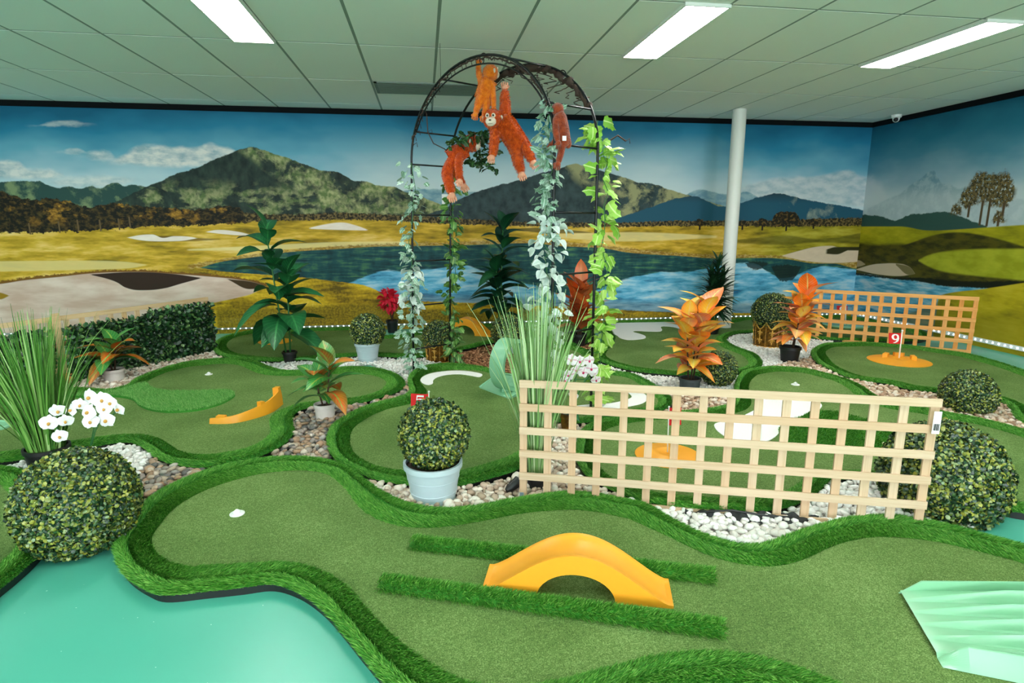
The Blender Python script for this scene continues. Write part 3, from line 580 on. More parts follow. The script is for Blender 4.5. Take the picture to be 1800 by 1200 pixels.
# ------------------------------------------------------------------ putting greens
FELT, RIM = .036, .052
GREENS = []           # outer outlines (n,2), used to keep the pebbles out
def ring_z(t):
    """height of the turf border across its width, t = 0 outer lip, 1 felt side"""
    a = np.interp(t, [0, .06, .16, .28, .36, .42, .55, .75, 1.0], [.036, .050, .056, .050, .030, .040, .052, .046, FELT-.006]); return a
def putting_green(label, outer, inner=None, w=.13, dens=26000, blade=.026, bw=.0032, n=260, lean=1.0, turn=1):
    O, per = closed_curve([gp(x, y, RIM)[:2] for x, y in outer], n); O[:, 1] = np.minimum(O[:, 1], WALLY-.06); O[:, 0] = np.minimum(O[:, 0], WALLX-.06)
    area = .5*np.sum(O[:, 0]*np.roll(O[:, 1], -1) - np.roll(O[:, 0], -1)*O[:, 1])
    if area < 0: O = O[::-1].copy()
    T = csmooth(np.roll(O, -1, 0) - np.roll(O, 1, 0), 4); T = norm(T); Nn = np.stack([-T[:, 1], T[:, 0]], 1)      # inward
    if inner is not None:
        I, _ = closed_curve([gp(x, y, FELT)[:2] for x, y in inner], n*2)
        wd = np.array([np.min(np.linalg.norm(I - o, axis=1)) for o in O]); wd = np.clip(csmooth(wd, max(3, n//60)), .05, .32)
    else: wd = np.full(n, w) * (1 + .12*np.sin(np.linspace(0, 14*PI, n)))
    GREENS.append(O)
    t = empty('putting_green', (0, 0, 0), 0, label, 'putting green', 'putting greens of the course')
    Iin = O + Nn*wd[:, None]; Iin = csmooth(Iin, 3)
    # felt slab
    b = B(); b.add([(x, y, FELT) for x, y in Iin] + [(x, y, .0) for x, y in Iin], [tuple(range(n))] + [(n+i, n+(i+1) % n, (i+1) % n, i) for i in range(n)])
    b.build('felt', MT['felt'], t)
    # black edging
    b = B(); Oe = O + Nn*.006
    b.add([(x, y, 0) for x, y in Oe] + [(x, y, .042) for x, y in Oe] + [(x, y, .042) for x, y in O + Nn*.02] + [(x, y, 0) for x, y in O + Nn*.02],
          [f for i in range(n) for j in (((i+1) % n),) for f in ((i, j, n+j, n+i), (n+i, n+j, 2*n+j, 2*n+i), (2*n+i, 2*n+j, 3*n+j, 3*n+i))])
    b.build('edging', MT['black_plastic'], t)
    # turf border
    ts = np.linspace(0, 1, 12); V = []
    for k in ts: V.append(np.column_stack([O + (Iin-O)*k, np.full(n, ring_z(k))]))
    V = np.vstack(V); F = np.array([(j*n+i, j*n+(i+1) % n, (j+1)*n+(i+1) % n, (j+1)*n+i) for j in range(11) for i in range(n)])
    link('turf_border', tri_mesh('turf_border', V, F, True), MT['turf_base'], t)
    # pile
    m = int(per*wd.mean()*dens); s = RNG.uniform(0, n, m*2); i0 = s.astype(int) % n; keep = RNG.uniform(0, wd.max(), m*2) < wd[i0]; s = s[keep]; i0 = i0[keep]; fr = (s-np.floor(s))[:, None]; i1 = (i0+1) % n; m = len(s)
    k = RNG.uniform(-.01, 1.0, m); k = np.where((k > .31) & (k < .38), k+.12, k); a = O[i0]*(1-fr) + O[i1]*fr; c = Iin[i0]*(1-fr) + Iin[i1]*fr
    xy = a + (c-a)*k[:, None]; P = np.column_stack([xy, ring_z(np.clip(k, 0, 1)) - .003]); tg = T[i0]; nn = Nn[i0]
    D = np.zeros((m, 3)); D[:, 2] = 1
    o_ = np.clip(1 - k/.3, 0, 1)[:, None]
    sg = np.where(k < .36, -1., 1.)[:, None]*turn
    D[:, :2] += tg*lean*sg*(.7+.5*RNG.uniform(size=(m, 1))) - nn*o_*.9 + nn*np.clip(k-.6, 0, 1)[:, None]*.5 + RNG.normal(size=(m, 2))*.22
    D = norm(D); far = bw > .0033; Vb, Fb = blades(P, D, blade*RNG.uniform(.7, 1.2, m), bw*(1.35 if far else 1), simple=far)
    o = link('turf_pile', tri_mesh('turf_pile', Vb, Fb), MT['turf'], t); o['kind'] = 'stuff'
    return t
def turf_patch(t, pts, name, mat='turf', dens=24000, h=.016, blade=.022, bw=.0032, ang=0.):
    O, per = closed_curve([gp(x, y, FELT)[:2] for x, y in pts], 90); n = 90
    if .5*np.sum(O[:, 0]*np.roll(O[:, 1], -1) - np.roll(O[:, 0], -1)*O[:, 1]) < 0: O = O[::-1].copy()
    b = B(); ct = O.mean(0); Ot = ct + (O-ct)*.985
    b.add([(x, y, FELT-.003) for x, y in O] + [(x, y, FELT+h) for x, y in Ot], [tuple(range(n, 2*n))] + [(i, (i+1) % n, n+(i+1) % n, n+i) for i in range(n)])
    b.build(name, MT['turf_base'], t)
    lo, hi = O.min(0), O.max(0); m = int(np.prod(hi-lo)*dens); q = RNG.uniform(lo, hi, (m, 2)); q = q[pip(q, O)]; m = len(q)
    D = np.zeros((m, 3)); D[:, 2] = 1; D[:, :2] += np.array([math.cos(ang), math.sin(ang)])*.5 + RNG.normal(size=(m, 2))*.3
    Vb, Fb = blades(np.column_stack([q, np.full(m, FELT+h-.003)]), norm(D), blade*RNG.uniform(.7, 1.2, m), bw)
    o = link('turf_pile', tri_mesh('turf_pile', Vb, Fb), MT[mat], t); o['kind'] = 'stuff'
def felt_patch(t, pts, name='white_patch', z=.004):
    O, _ = closed_curve([gp(x, y, FELT+z)[:2] for x, y in pts], 100); n = 100
    if .5*np.sum(O[:, 0]*np.roll(O[:, 1], -1) - np.roll(O[:, 0], -1)*O[:, 1]) < 0: O = O[::-1].copy()
    B().add([(x, y, FELT-.002) for x, y in O] + [(x, y, FELT+z) for x, y in O], [tuple(range(n, 2*n))] + [(i, (i+1) % n, n+(i+1) % n, n+i) for i in range(n)]).build(name, MT['white_turf'], t)

g_front = putting_green('large bright green putting green in the foreground around the yellow hump bridge',
    [(203,951),(220,925),(249,885),(293,855),(352,830),(411,813),(469,804),(532,803),(572,808),(605,818),(640,842),(680,868),(720,884),(770,893),(830,890),(900,877),(960,868),(1000,864),(1050,868),(1095,876),(1133,884),(1173,907),(1233,937),(1283,953),(1327,957),(1373,945),(1413,930),(1460,917),(1500,908),(1560,905),(1617,912),(1667,922),(1733,940),(1800,958),(1920,1000),(2100,1090),(2150,1200),(2000,1320),(1750,1340),(1580,1290),(1500,1258),(1430,1226),(1360,1206),(1280,1196),(1200,1200),(1100,1228),(1000,1260),(900,1272),(780,1255),(690,1202),(639,1147),(600,1099),(565,1061),(520,1031),(477,1019),(425,1025),(367,1031),(286,1038),(257,1028),(220,1002),(204,970)],
    [(266,951),(286,914),(330,877),(385,852),(458,833),(532,827),(572,832),(602,852),(639,898),(678,920),(717,929),(775,927),(853,914),(931,900),(1008,896),(1067,902),(1145,929),(1222,964),(1283,991),(1333,996),(1380,993),(1417,982),(1467,958),(1517,945),(1567,944),(1633,950),(1717,968),(1800,990),(1900,1030),(2040,1110),(2060,1190),(1950,1260),(1750,1270),(1600,1240),(1500,1212),(1420,1180),(1340,1155),(1270,1143),(1200,1146),(1100,1165),(1010,1190),(900,1208),(818,1198),(794,1186),(717,1139),(639,1065),(600,1020),(543,995),(495,987),(440,991),(367,994),(312,991),(279,976)],
    dens=95000, blade=.024, bw=.0026, n=520)
g_left = putting_green('green on the left with a pale rough tongue and the curved yellow bank',
    [(-160,724),(-80,702),(0,687),(60,681),(107,680),(150,681),(190,684),(220,677),(240,664),(275,650),(325,636),(362,631),(400,629),(430,630),(450,634),(475,644),(500,650),(537,650),(575,647),(612,644),(650,645),(682,651),(705,662),(711,672),(705,682),(675,694),(637,704),(600,709),(562,712),(535,715),(517,724),(513,737),(516,755),(508,768),(490,782),(457,797),(412,808),(370,816),(337,816),(300,810),(275,800),(255,785),(225,773),(190,776),(150,784),(100,792),(40,803),(0,808),(-80,815),(-170,800)],
    [(-130,740),(-60,718),(0,703),(60,697),(102,696),(150,695),(200,692),(235,684),(260,670),(287,656),(325,646),(362,642),(387,639),(420,642),(440,650),(455,657),(480,660),(525,660),(575,658),(612,657),(650,659),(672,665),(680,672),(672,682),(645,695),(600,702),(550,706),(505,714),(480,727),(472,745),(478,757),(460,775),(425,790),(375,797),(337,797),(305,787),(287,772),(262,766),(225,762),(192,765),(120,776),(40,790),(-60,798),(-130,780)],
    dens=42000, blade=.020, bw=.003, n=420)
turf_patch(g_left, [(105,692),(150,694),(195,690),(225,684),(254,675),(270,685),(300,690),(350,690),(375,689),(405,689),(414,695),(407,702),(387,712),(350,722),(300,726),(265,722),(245,714),(232,703),(200,698),(150,699),(105,698)], 'rough_tongue', 'turf_light', 30000, ang=2.6)
g_mid = putting_green('central green with mint loop and curved white strip',
    [(718,665),(725,653),(742,644),(767,639),(793,638),(825,641),(850,645),(872,651),(910,662),(945,685),(962,715),(965,750),(950,785),(911,820),(861,836),(812,848),(765,851),(720,848),(660,837),(620,821),(592,804),(578,782),(577,760),(585,745),(600,734),(625,720),(662,707),(700,697),(719,688),(720,678)],
    [(738,670),(746,659),(775,652),(817,650),(845,652),(872,658),(905,670),(930,692),(943,720),(943,752),(930,777),(905,797),(843,818),(810,827),(765,830),(720,827),(662,819),(637,807),(622,795),(615,772),(622,752),(650,732),(687,717),(720,711),(748,695),(748,682)],
    dens=52000, blade=.021, bw=.003, n=360)
felt_patch(g_mid, [(739,668),(743,662),(757,656),(783,652),(808,651),(830,653),(847,657),(847,660),(842,662),(830,660),(808,657),(787,658),(770,662),(762,667),(760,674),(753,676),(745,674)], 'white_strip')
g_fence = putting_green('two-lobed green behind the front trellis with white bunker patch',
    [(1292,690),(1293,675),(1298,662),(1309,651),(1327,647),(1352,644),(1385,645),(1418,648),(1452,656),(1485,665),(1518,680),(1540,695),(1575,709),(1612,714),(1662,724),(1725,736),(1800,755),(1900,790),(1960,840),(1930,890),(1850,900),(1775,892),(1700,868),(1640,850),(1590,842),(1530,838),(1478,838),(1456,842),(1437,860),(1413,875),(1388,885),(1350,892),(1290,892),(1241,890),(1180,884),(1132,875),(1095,864),(1062,849),(1034,832),(1021,816),(1015,796),(1017,770),(1022,756),(1040,743),(1080,733),(1130,727),(1170,724),(1210,721),(1250,717),(1284,708)],
    None, w=.115, dens=48000, blade=.021, bw=.003, n=420)
felt_patch(g_fence, [(1340,697),(1390,694),(1425,700),(1444,710),(1441,718),(1425,726),(1411,737),(1388,751),(1374,753),(1367,763),(1350,774),(1329,777),(1304,776),(1285,771),(1269,763),(1258,753),(1257,744),(1292,737),(1311,728),(1329,718),(1335,708)])
turf_patch(g_fence, [(1368,759),(1380,773),(1400,784),(1450,790),(1510,790),(1560,785),(1580,773),(1560,758),(1530,742),(1500,735),(1470,727),(1430,726),(1410,734),(1385,745)], 'rough_patch', 'turf', 34000, ang=-1.6)
g_orchid = putting_green('small green behind the pink orchid with a white patch',
    [(955,615),(1000,607),(1035,616),(1062,648),(1110,656),(1158,680),(1180,700),(1168,716),(1125,724),(1070,731),(1018,740),(975,735),(952,705),(945,660)], None, w=.10, dens=26000, blade=.022, bw=.0034, n=200)
felt_patch(g_orchid, [(1010,714),(1040,710),(1075,708),(1110,698),(1105,688),(1128,690),(1138,698),(1130,708),(1100,715),(1070,720),(1035,724),(1012,722)])
g_backleft = putting_green('long green at the back running behind the arch to the yellow arch bridge',
    [(375,608),(382,598),(400,589),(437,581),(490,574),(550,570),(600,571),(640,577),(677,589),(725,584),(770,571),(805,564),(860,563),(930,562),(1000,563),(1032,568),(1045,580),(1040,594),(1020,603),(980,604),(940,599),(880,599),(855,602),(833,608),(807,613),(770,620),(740,625),(700,625),(650,623),(610,624),(575,626),(525,630),(475,632),(432,629),(400,625),(382,619)], None, w=.13, dens=18000, blade=.022, bw=.0042, n=300)
g_back = putting_green('green in front of the column with a wide white bunker patch',
    [(1058,572),(1075,561),(1115,557),(1182,559),(1230,562),(1277,563),(1302,558),(1340,553),(1400,552),(1470,554),(1530,561),(1580,570),(1622,582),(1630,592),(1600,597),(1540,597),(1470,595),(1420,591),(1370,585),(1328,582),(1302,583),(1283,588),(1276,595),(1285,604),(1302,612),(1325,620),(1337,630),(1339,638),(1330,645),(1305,652),(1255,658),(1200,657),(1160,654),(1115,649),(1078,640),(1053,630),(1046,620),(1055,606),(1062,590)], None, w=.12, dens=20000, blade=.022, bw=.004, n=340)
felt_patch(g_back, [(1067,570),(1076,566),(1115,564),(1160,565),(1193,567),(1199,571),(1198,578),(1182,574),(1164,573),(1162,576),(1164,579),(1160,582),(1138,582),(1116,581),(1113,583),(1124,586),(1134,590),(1134,594),(1124,596),(1104,597),(1091,594),(1084,589),(1071,584),(1067,578)])
g_right = putting_green('oval green on the right with the number nine flag on its yellow disc',
    [(1427,616),(1435,609),(1452,603),(1477,602),(1520,601),(1550,603),(1600,607),(1650,614),(1700,621),(1750,634),(1800,650),(1900,685),(1960,725),(1950,765),(1880,770),(1820,750),(1787,730),(1775,712),(1752,699),(1700,691),(1647,686),(1600,681),(1560,671),(1527,667),(1493,660),(1468,650),(1443,638),(1431,628)], None, w=.13, dens=34000, blade=.020, bw=.0034, n=320)
g_corner = putting_green('green cut off at the bottom left corner beside the big clipped dome',
    [(-260,880),(-120,838),(-40,822),(0,819),(40,826),(75,842),(100,880),(98,930),(63,973),(30,1003),(0,1027),(-60,1078),(-220,1130),(-340,1040)], None, w=.13, dens=60000, blade=.021, bw=.003, n=220)
# raised turf strips beside the front bridge
def turf_roll(label, a, b, r=.030):
    A = gp(*a, FELT); Bp = gp(*b, FELT); d = (Bp-A); L = d.length; rz = math.atan2(d.y, d.x)
    t = empty('turf_strip', A, rz, label, 'turf strip', 'turf strips beside the bridge')
    n = 14; k = int(L/.03); prof = [(r*1.15*math.cos(PI*i/n), r*math.sin(PI*i/n)) for i in range(n+1)]
    bb = B(); v = []; f = []
    for j in range(k+1):
        e = math.sin(min(1, min(j, k-j)/2+.25)*PI/2)
        for y, z in prof: v.append((L*j/k, y*e, z*e))
    for j in range(k):
        for i in range(n): f.append((j*(n+1)+i, (j+1)*(n+1)+i, (j+1)*(n+1)+i+1, j*(n+1)+i+1))
    f.append(tuple(range(n+1))); f.append(tuple(range(k*(n+1)+n, k*(n+1)-1, -1)))
    bb.add(v, f).build('turf_core', MT['turf_base'], t, True)
    m = int(L*PI*r*85000); s = RNG.uniform(0, L, m); an = RNG.uniform(0, PI, m)
    P = np.column_stack([s, np.cos(an)*r*1.12, np.sin(an)*r*.95]); D = np.column_stack([np.full(m, .55), np.cos(an), np.sin(an)+.15]) + RNG.normal(size=(m, 3))*.25
    Vb, Fb = blades(P, norm(D), .022*RNG.uniform(.7, 1.2, m), .0026)
    o = link('turf_pile', tri_mesh('turf_pile', Vb, Fb), MT['turf'], t); o['kind'] = 'stuff'
turf_roll('raised turf strip running behind the yellow hump bridge', (722,957), (1256,1017))
turf_roll('raised turf strip running in front of the yellow hump bridge', (668,1028), (1272,1110))
# hole cups
def cup(label, px, py, rpx):
    p = gp(px, py, FELT); r = rpx*mpp(p); t = empty('hole_cup', (p.x, p.y, FELT), 0, label, 'cup', 'white hole cups on the greens')
    B().lathe([(r*1.0, -.002), (r, .004), (r*.8, .006), (r*.6, .006)], 20, top=True).build('plate', MT['white_plastic'], t, True, sharp=.7)
    B().lathe([(r*.45, .005), (r*.5, .014), (r*.2, .022), (r*.12, .024)], 14, top=True).build('knob', MT['white_plastic'], t, True, sharp=.7)
cup('white cup at the left end of the foreground green', 417, 903, 12.5); cup('white cup on the left green above the rough tongue', 367, 658, 6.3)
cup('white cup on the green in front of the orange croton', 1166, 630, 5.5); cup('white cup on the lobe behind the front trellis', 1398, 676, 7)
cup('white cup on the back green beside the rust croton', 986, 585, 4)

# ------------------------------------------------------------------ pebble beds
def pebble_mesh(name, seed, fl=.62, lo=False):
    r = random.Random(seed); b = B().ball((0, 0, 0), (1, 1, fl), 6 if lo else 8, 3 if lo else 4); q = [r.uniform(.85, 1.15) for _ in range(3)]; ph = r.uniform(0, 6)
    b.v = [(x*q[0]*(1+.1*math.sin(3*z+ph)), y*q[1]*(1+.12*math.sin(2.5*x+ph)), z*q[2]*(1+.1*math.sin(3*y+ph))) for x, y, z in b.v]
    return b.mesh(name, True)
USED = []
def bed(name, label, cat, polys, stone, base, size, single, dens, layers=2, flat=.62, piece='pebble', excl=.012):
    """a bed of loose stones inside the traced outline, kept clear of the greens"""
    t = empty(name, (0, 0, 0), 0, label, cat)
    pl_ = [np.array([gp(x, y, .012)[:2] for x, y in q]) for q in polys]
    b = B()
    for q in pl_:
        if .5*np.sum(q[:, 0]*np.roll(q[:, 1], -1) - np.roll(q[:, 0], -1)*q[:, 1]) < 0: q = q[::-1]
        k = len(q); b.add([(x, y, .004) for x, y in q], [tuple(range(k))])
    b.build('bed_base', base, t)  # pebble bases carry the gap shade in their colour
    meshes = [pebble_mesh(piece, 10*len(USED)+i, flat, single == 0) for i in range(5)]
    for me in meshes: me.materials.append(stone)
    pts = []
    for q in pl_:
        lo, hi = q.min(0), q.max(0); st = size*1.62; gx, gy = np.meshgrid(np.arange(lo[0], hi[0], st), np.arange(lo[1], hi[1], st*.87))
        gx = gx + (np.arange(gx.shape[0]) % 2)[:, None]*st*.5
        for L in range(layers):
            g = np.column_stack([gx.ravel(), gy.ravel()]) + RNG.uniform(-.42, .42, (gx.size, 2))*st + L*st*.5
            if L: g = g[RNG.uniform(size=len(g)) < dens]
            g = g[pip(g, q)]
            for u in USED: g = g[~pip(g, u)] if len(g) else g
            pts.append(np.column_stack([g, np.full(len(g), .006 + size*(.45 + .75*L)*flat/.62)]))
    P = np.vstack(pts)
    for O in GREENS:
        c = O.mean(0); d = P[:, :2]-c; inside = pip(P[:, :2], O + norm(O-c)*excl); P = P[~inside]
    USED.extend(pl_)
    sc = size*RNG.uniform(.72, 1.3, len(P)); dist = np.linalg.norm(P - np.array([0, 0, CAMH]), axis=1)
    rel = P - np.array([0, 0, CAMH]); fw_ = rel @ np.array(FWD); px = 900 + FPX*(rel @ np.array(RT))/fw_; upv = np.array(RT.cross(FWD)); py = 600 - FPX*(rel @ upv)/fw_
    vis = (px > -10) & (px < 1810) & (py < 1210); order = np.argsort(-(sc/dist)*vis); one = set(order[:single].tolist())
    base_v = [np.array([v.co[:] for v in me.vertices]) for me in meshes]; base_f = [np.array([f.vertices[:] + ((f.vertices[2],) if len(f.vertices) == 3 else ()) for f in me.polygons]) for me in meshes]
    tri = [np.array([q for f in me.polygons for q in ((f.vertices[0], f.vertices[1], f.vertices[2]),) + (((f.vertices[0], f.vertices[2], f.vertices[3]),) if len(f.vertices) == 4 else ())]) for me in meshes]
    VV = []; FF = []; off = 0
    for i, (p, s) in enumerate(zip(P, sc)):
        e = Euler((RNG.normal()*.3, RNG.normal()*.3, RNG.uniform(0, 6.28))); sv = (s*RNG.uniform(.85, 1.25), s*RNG.uniform(.75, 1.0), s*RNG.uniform(.8, 1.1)); k = i % 5
        if i in one:
            o = link(piece, meshes[k], None, t); o.location = p; o.rotation_euler = e; o.scale = sv
        else:
            R = np.array(e.to_matrix()); VV.append((base_v[k]*np.array(sv)) @ R.T + p); FF.append(tri[k]+off); off += len(base_v[k])
    if VV:
        o = link('loose_'+piece+'s', tri_mesh('loose', np.vstack(VV), np.vstack(FF), True), stone, t); o['kind'] = 'stuff'
    return t
bed('pebble_bed', 'bed of brown river pebbles winding between the left, central and front greens', 'pebbles',
    [[(215,905),(235,850),(262,812),(300,812),(420,802),(505,770),(505,735),(520,712),(600,706),(690,690),(716,672),(722,700),(590,760),(590,800),(600,815),(480,806),(300,870),(240,905)]],
    MT['river_stone'], MT['dark_gap_shade'], .022, 300, .6)
bed('white_pebble_bed', 'bed of white pebbles behind the big clipped dome on the left', 'pebbles', [[(-10,824),(-10,798),(100,785),(185,770),(232,770),(262,795),(285,818),(262,838),(235,850),(120,850),(60,830)]], MT['white_stone'], MT['white_gap_shade'], .019, 200, .6)
bed('white_pebble_strip', 'strip of pale pebbles at the foot of the green hedge panels', 'pebbles', [[(100,690),(115,672),(150,668),(215,655),(290,632),(370,612),(398,622),(390,634),(300,648),(235,675),(215,684)]], MT['cream_stone'], MT['dark_gap_shade'], .020, 120, .6)
bed('cream_pebble_bed', 'bed of cream pebbles around the grey pot and under the trellis left end', 'pebbles', [[(615,812),(700,835),(860,838),(915,800),(960,720),(1060,715),(1065,740),(1030,760),(1040,830),(1100,885),(1040,880),(960,875),(830,900),(720,895),(640,850)]], MT['cream_stone'], MT['gravel_gap_shade'], .021, 300, .6)
bed('white_pebble_bed', 'bed of round white pebbles around the right half of the front trellis', 'pebbles', [[(1100,885),(1250,903),(1380,900),(1440,860),(1470,832),(1560,835),(1700,860),(1700,930),(1560,925),(1420,945),(1320,965),(1230,945)]], MT['white_stone'], MT['white_gap_shade'], .020, 300, .6)
bed('white_pebble_bed', 'bed of small white pebbles between tall plant and blue-grey pot', 'pebbles', [[(440,634),(480,628),(600,620),(745,618),(775,640),(742,650),(718,665),(722,690),(700,700),(706,660),(650,640),(500,655)]], MT['white_stone'], MT['white_gap_shade'], .016, 0, .6)
bed('white_pebble_band', 'band of small white pebbles in front of the orange croton', 'pebbles', [[(1035,612),(1060,640),(1200,655),(1300,648),(1310,660),(1290,697),(1175,697),(1160,676),(1060,648)]], MT['white_stone'], MT['white_gap_shade'], .0135, 0, .6)
bed('white_pebble_bed', 'bed of small white pebbles around the large golden crown planter', 'pebbles', [[(1270,582),(1420,585),(1465,600),(1440,625),(1400,636),(1345,650),(1300,650)]], MT['white_stone'], MT['white_gap_shade'], .013, 0, .6)
bed('tan_pebble_bed', 'bed of tan pebbles seen through the trellis under its top rail', 'pebbles', [[(1168,697),(1310,697),(1310,720),(1160,730)]], MT['tan_stone'], MT['gravel_gap_shade'], .018, 120, .6)
bed('tan_pebble_path', 'path of tan pebbles curving in front of the oval right green', 'pebbles', [[(1345,650),(1400,636),(1440,612),(1480,640),(1600,672),(1700,680),(1770,690),(1830,750),(1830,775),(1700,735),(1570,715),(1520,690),(1450,660),(1380,650)]], MT['tan_stone'], MT['gravel_gap_shade'], .020, 300, .6)
bed('wood_chip_bed', 'bed of brown wood chips around the small golden crown planter', 'wood chips', [[(720,650),(745,622),(800,610),(870,596),(960,596),(1050,590),(1052,612),(960,620),(945,670),(880,655),(780,642)]], MT['wood_chip'], MT['soil'], .016, 0, .9, 2, .3, 'chip')


# ------------------------------------------------------------------ trellis fences
def trellis(label, A, Bp, H, cols, rows, mat, lw=.036, th=.012, alt=None, tilt=0., foot=True):
    A = Vector(A); Bp = Vector(Bp); d = Bp-A; L = d.length; rz = math.atan2(d.y, d.x)
    t = empty('trellis_fence', A, rz, label, 'trellis'); t.rotation_euler = (tilt, 0, rz)
    xs = [lw/2 + (L-lw)*i/(cols-1) for i in range(cols)]; vm = B().box((-H/2, -lw/2, 0), (H/2, lw/2, th)).mesh('upright_lath'); hm = B().box((-L/2, -lw/2, 0), (L/2, lw/2, th)).mesh('cross_lath')
    for i, x in enumerate(xs):      # uprights behind
        o = link('upright_lath', vm.copy() if alt and i in alt else vm, MT[alt[i]] if alt and i in alt else mat, t)
        o.matrix_basis = Matrix.Translation((x, .002, H/2-.01)) @ Matrix.Rotation(-PI/2, 4, 'Y') @ Matrix.Rotation(-PI/2, 4, 'X')
    for k in range(rows):
        z = lw/2 + .002 + (H-lw-.002)*k/(rows-1)
        o = link('cross_lath', hm, mat, t); o.matrix_basis = Matrix.Translation((L/2, -.0125, z)) @ Matrix.Rotation(PI/2, 4, 'X') @ Matrix.Translation((0, 0, -th))
    return t, L
A = gp(913, 880); Bq = gp(1620, 937); H_f = (pl(915, 671, A).z + pl(1665, 696, Bq).z)/2
tf, L_f = trellis('low pale pine trellis fence standing in the foreground', A, Bq, H_f, 16, 6, MT['pine'], alt={3: 'orange_pine'})
B().box((L_f-.034, -.028, H_f-.15), (L_f-.004, -.0265, H_f-.05)).build('price_sticker', MT['tag_white'], tf)
b = B()
for i in range(9): b.box((L_f-.03+i*.0025, -.0290, H_f-.135), (L_f-.0288+i*.0025+(i % 3)*.0004, -.0282, H_f-.105))
b.build('barcode', MT['mesh_print'], tf)
B().box((.006, -.03, 0), (.026, -.026, .06)).build('bracket', MT['grey_metal'], tf)
A2 = gp(1412, 597); B2 = gp(1706, 622); H2 = (pl(1392, 509, A2).z + pl(1722, 520, B2).z)/2
trellis('low orange pine trellis fence behind the oval green by the right wall', A2, B2, H2, 14, 6, MT['orange_pine'], .040, .016, alt={3: 'pale_pine', 8: 'pale_pine', 12: 'pale_pine'})
A3 = gp(-90, 722); B3 = gp(374, 618); H3 = (pl(100, 553, gp(118, 678)).z + pl(357, 525, B3).z)/2
tl, L3 = trellis('pale trellis fence on the left carrying green hedge panels', A3, B3, H3, 19, 6, MT['pale_pine'], .040, .016)
d3 = (B3-A3).normalized()
def on3(px, py):      # distance along the left fence of a point on the photo's ground line
    p = gp(px, py); return (p-A3).dot(d3)
xpost = (gp(118, 678)-A3).dot(d3)
B().box((xpost-.028, -.045, 0), (xpost+.028, -.027, H3+.03)).build('post', MT['pale_pine'], tl)
B().box((xpost-.05, -.075, 0), (xpost+.05, -.03, .11)).build('post_foot', MT['orange_pine'], tl)
# hedge panels
LEAF6 = np.array([[.5, 0, .14], [0, 0, 0], [.28, .3, .02], [.72, .3, .02], [1, 0, -.06], [.72, -.3, .02], [.28, -.3, .02]]); LF6 = np.array([[0, 1, 6], [0, 2, 1], [0, 3, 2], [0, 4, 3], [0, 5, 4], [0, 6, 5]])[:, ::-1]
def leaf_cloud(P, Nrm, size, rng=RNG, spread=.45, aspect=1., tilt=.45):
    n = len(P); U = norm(Nrm + rng.normal(size=(n, 3))*spread); D = norm(np.cross(U, rng.normal(size=(n, 3)))); D = norm(D + U*tilt*rng.uniform(.2, 1.6, (n, 1))); S = norm(np.cross(U, D)); U = np.cross(D, S)
    sz = (size*rng.uniform(.7, 1.3, n))[:, None]
    V = np.stack([P + sz*(D*l[0] + S*l[1]*aspect + U*l[2]) for l in LEAF6], 1).reshape(-1, 3); F = (np.arange(n)[:, None, None]*7 + LF6[None]).reshape(-1, 3); return V, F
def hedge(label, x0, x1, z0, z1):
    p = A3 + d3*((x0+x1)/2); t = empty('hedge_panel', (p.x, p.y, z0), tl.rotation_euler.z, label, 'hedge', 'artificial hedge panels on the left fence'); w = (x1-x0)/2; h = z1-z0
    B().box((-w+.015, -.06, .01), (w-.015, -.04, h-.015)).build('backing', MT['foliage_core'], t)
    n = int(w*2*h*7000); P = np.column_stack([RNG.uniform(-w, w, n), -.055 - RNG.uniform(0, .05, n), RNG.uniform(0, h, n)]); N = np.tile([0, -1, .35], (n, 1)).astype(float)
    N[:, 0] += (P[:, 0]/w)**7; N[:, 2] += (P[:, 2]/h)**7
    V, F = leaf_cloud(P, N, .044, spread=.75, tilt=.8); o = link('leaves', tri_mesh('leaves', V, F, True), MT['hedge_leaf'], t); o['kind'] = 'stuff'
xe = L3-.01; xm = on3(253, 644); xs_ = xpost+.05
hedge('dark green artificial hedge panel at the right end of the left fence', xm+.01, xe-.02, .03, H3-.06)
hedge('dark green artificial hedge panel behind the small croton', xs_, xm-.005, .03, H3-.10)
hedge('dark green artificial hedge panel behind the tall grass at left edge', .05, xpost-.09, .03, H3-.10)

# ------------------------------------------------------------------ clipped boxwood
def boxwood(parent, c, R, n, leaf, cut=-1., squash=1.):
    i = np.arange(n)+.5; z = 1-2*i/n; th = i*PI*(1+5**.5); r = np.sqrt(1-z*z); D = np.column_stack([r*np.cos(th), r*np.sin(th), z]); D = norm(D + RNG.normal(size=D.shape)*.02)
    D = D[D[:, 2] > cut]; sc = np.array([1, 1, squash])
    R = R - leaf*.5; P = D*(R*(1-leaf/R*.55*RNG.uniform(-.2, 1.4, (len(D), 1))))*sc + np.array(c)
    V, F = leaf_cloud(P, D, leaf, spread=.42, aspect=1.15)
    if cut > -1: V[:, 2] = np.maximum(V[:, 2], c[2]+cut*R*squash+.002)
    o = link('leaves', tri_mesh('leaves', V, F, True), MT['boxwood'], parent); o['kind'] = 'stuff'
    b = B().ball((0, 0, 0), (R*.945, R*.945, R*.945*squash), 32, 20)
    if cut > -1: b.v = [(x, y, max(zz, cut*R*squash+.003)) for x, y, zz in b.v]
    b.v = [(x+c[0], y+c[1], zz+c[2]) for x, y, zz in b.v]
    b.build('core', MT['foliage_core'], parent, True)
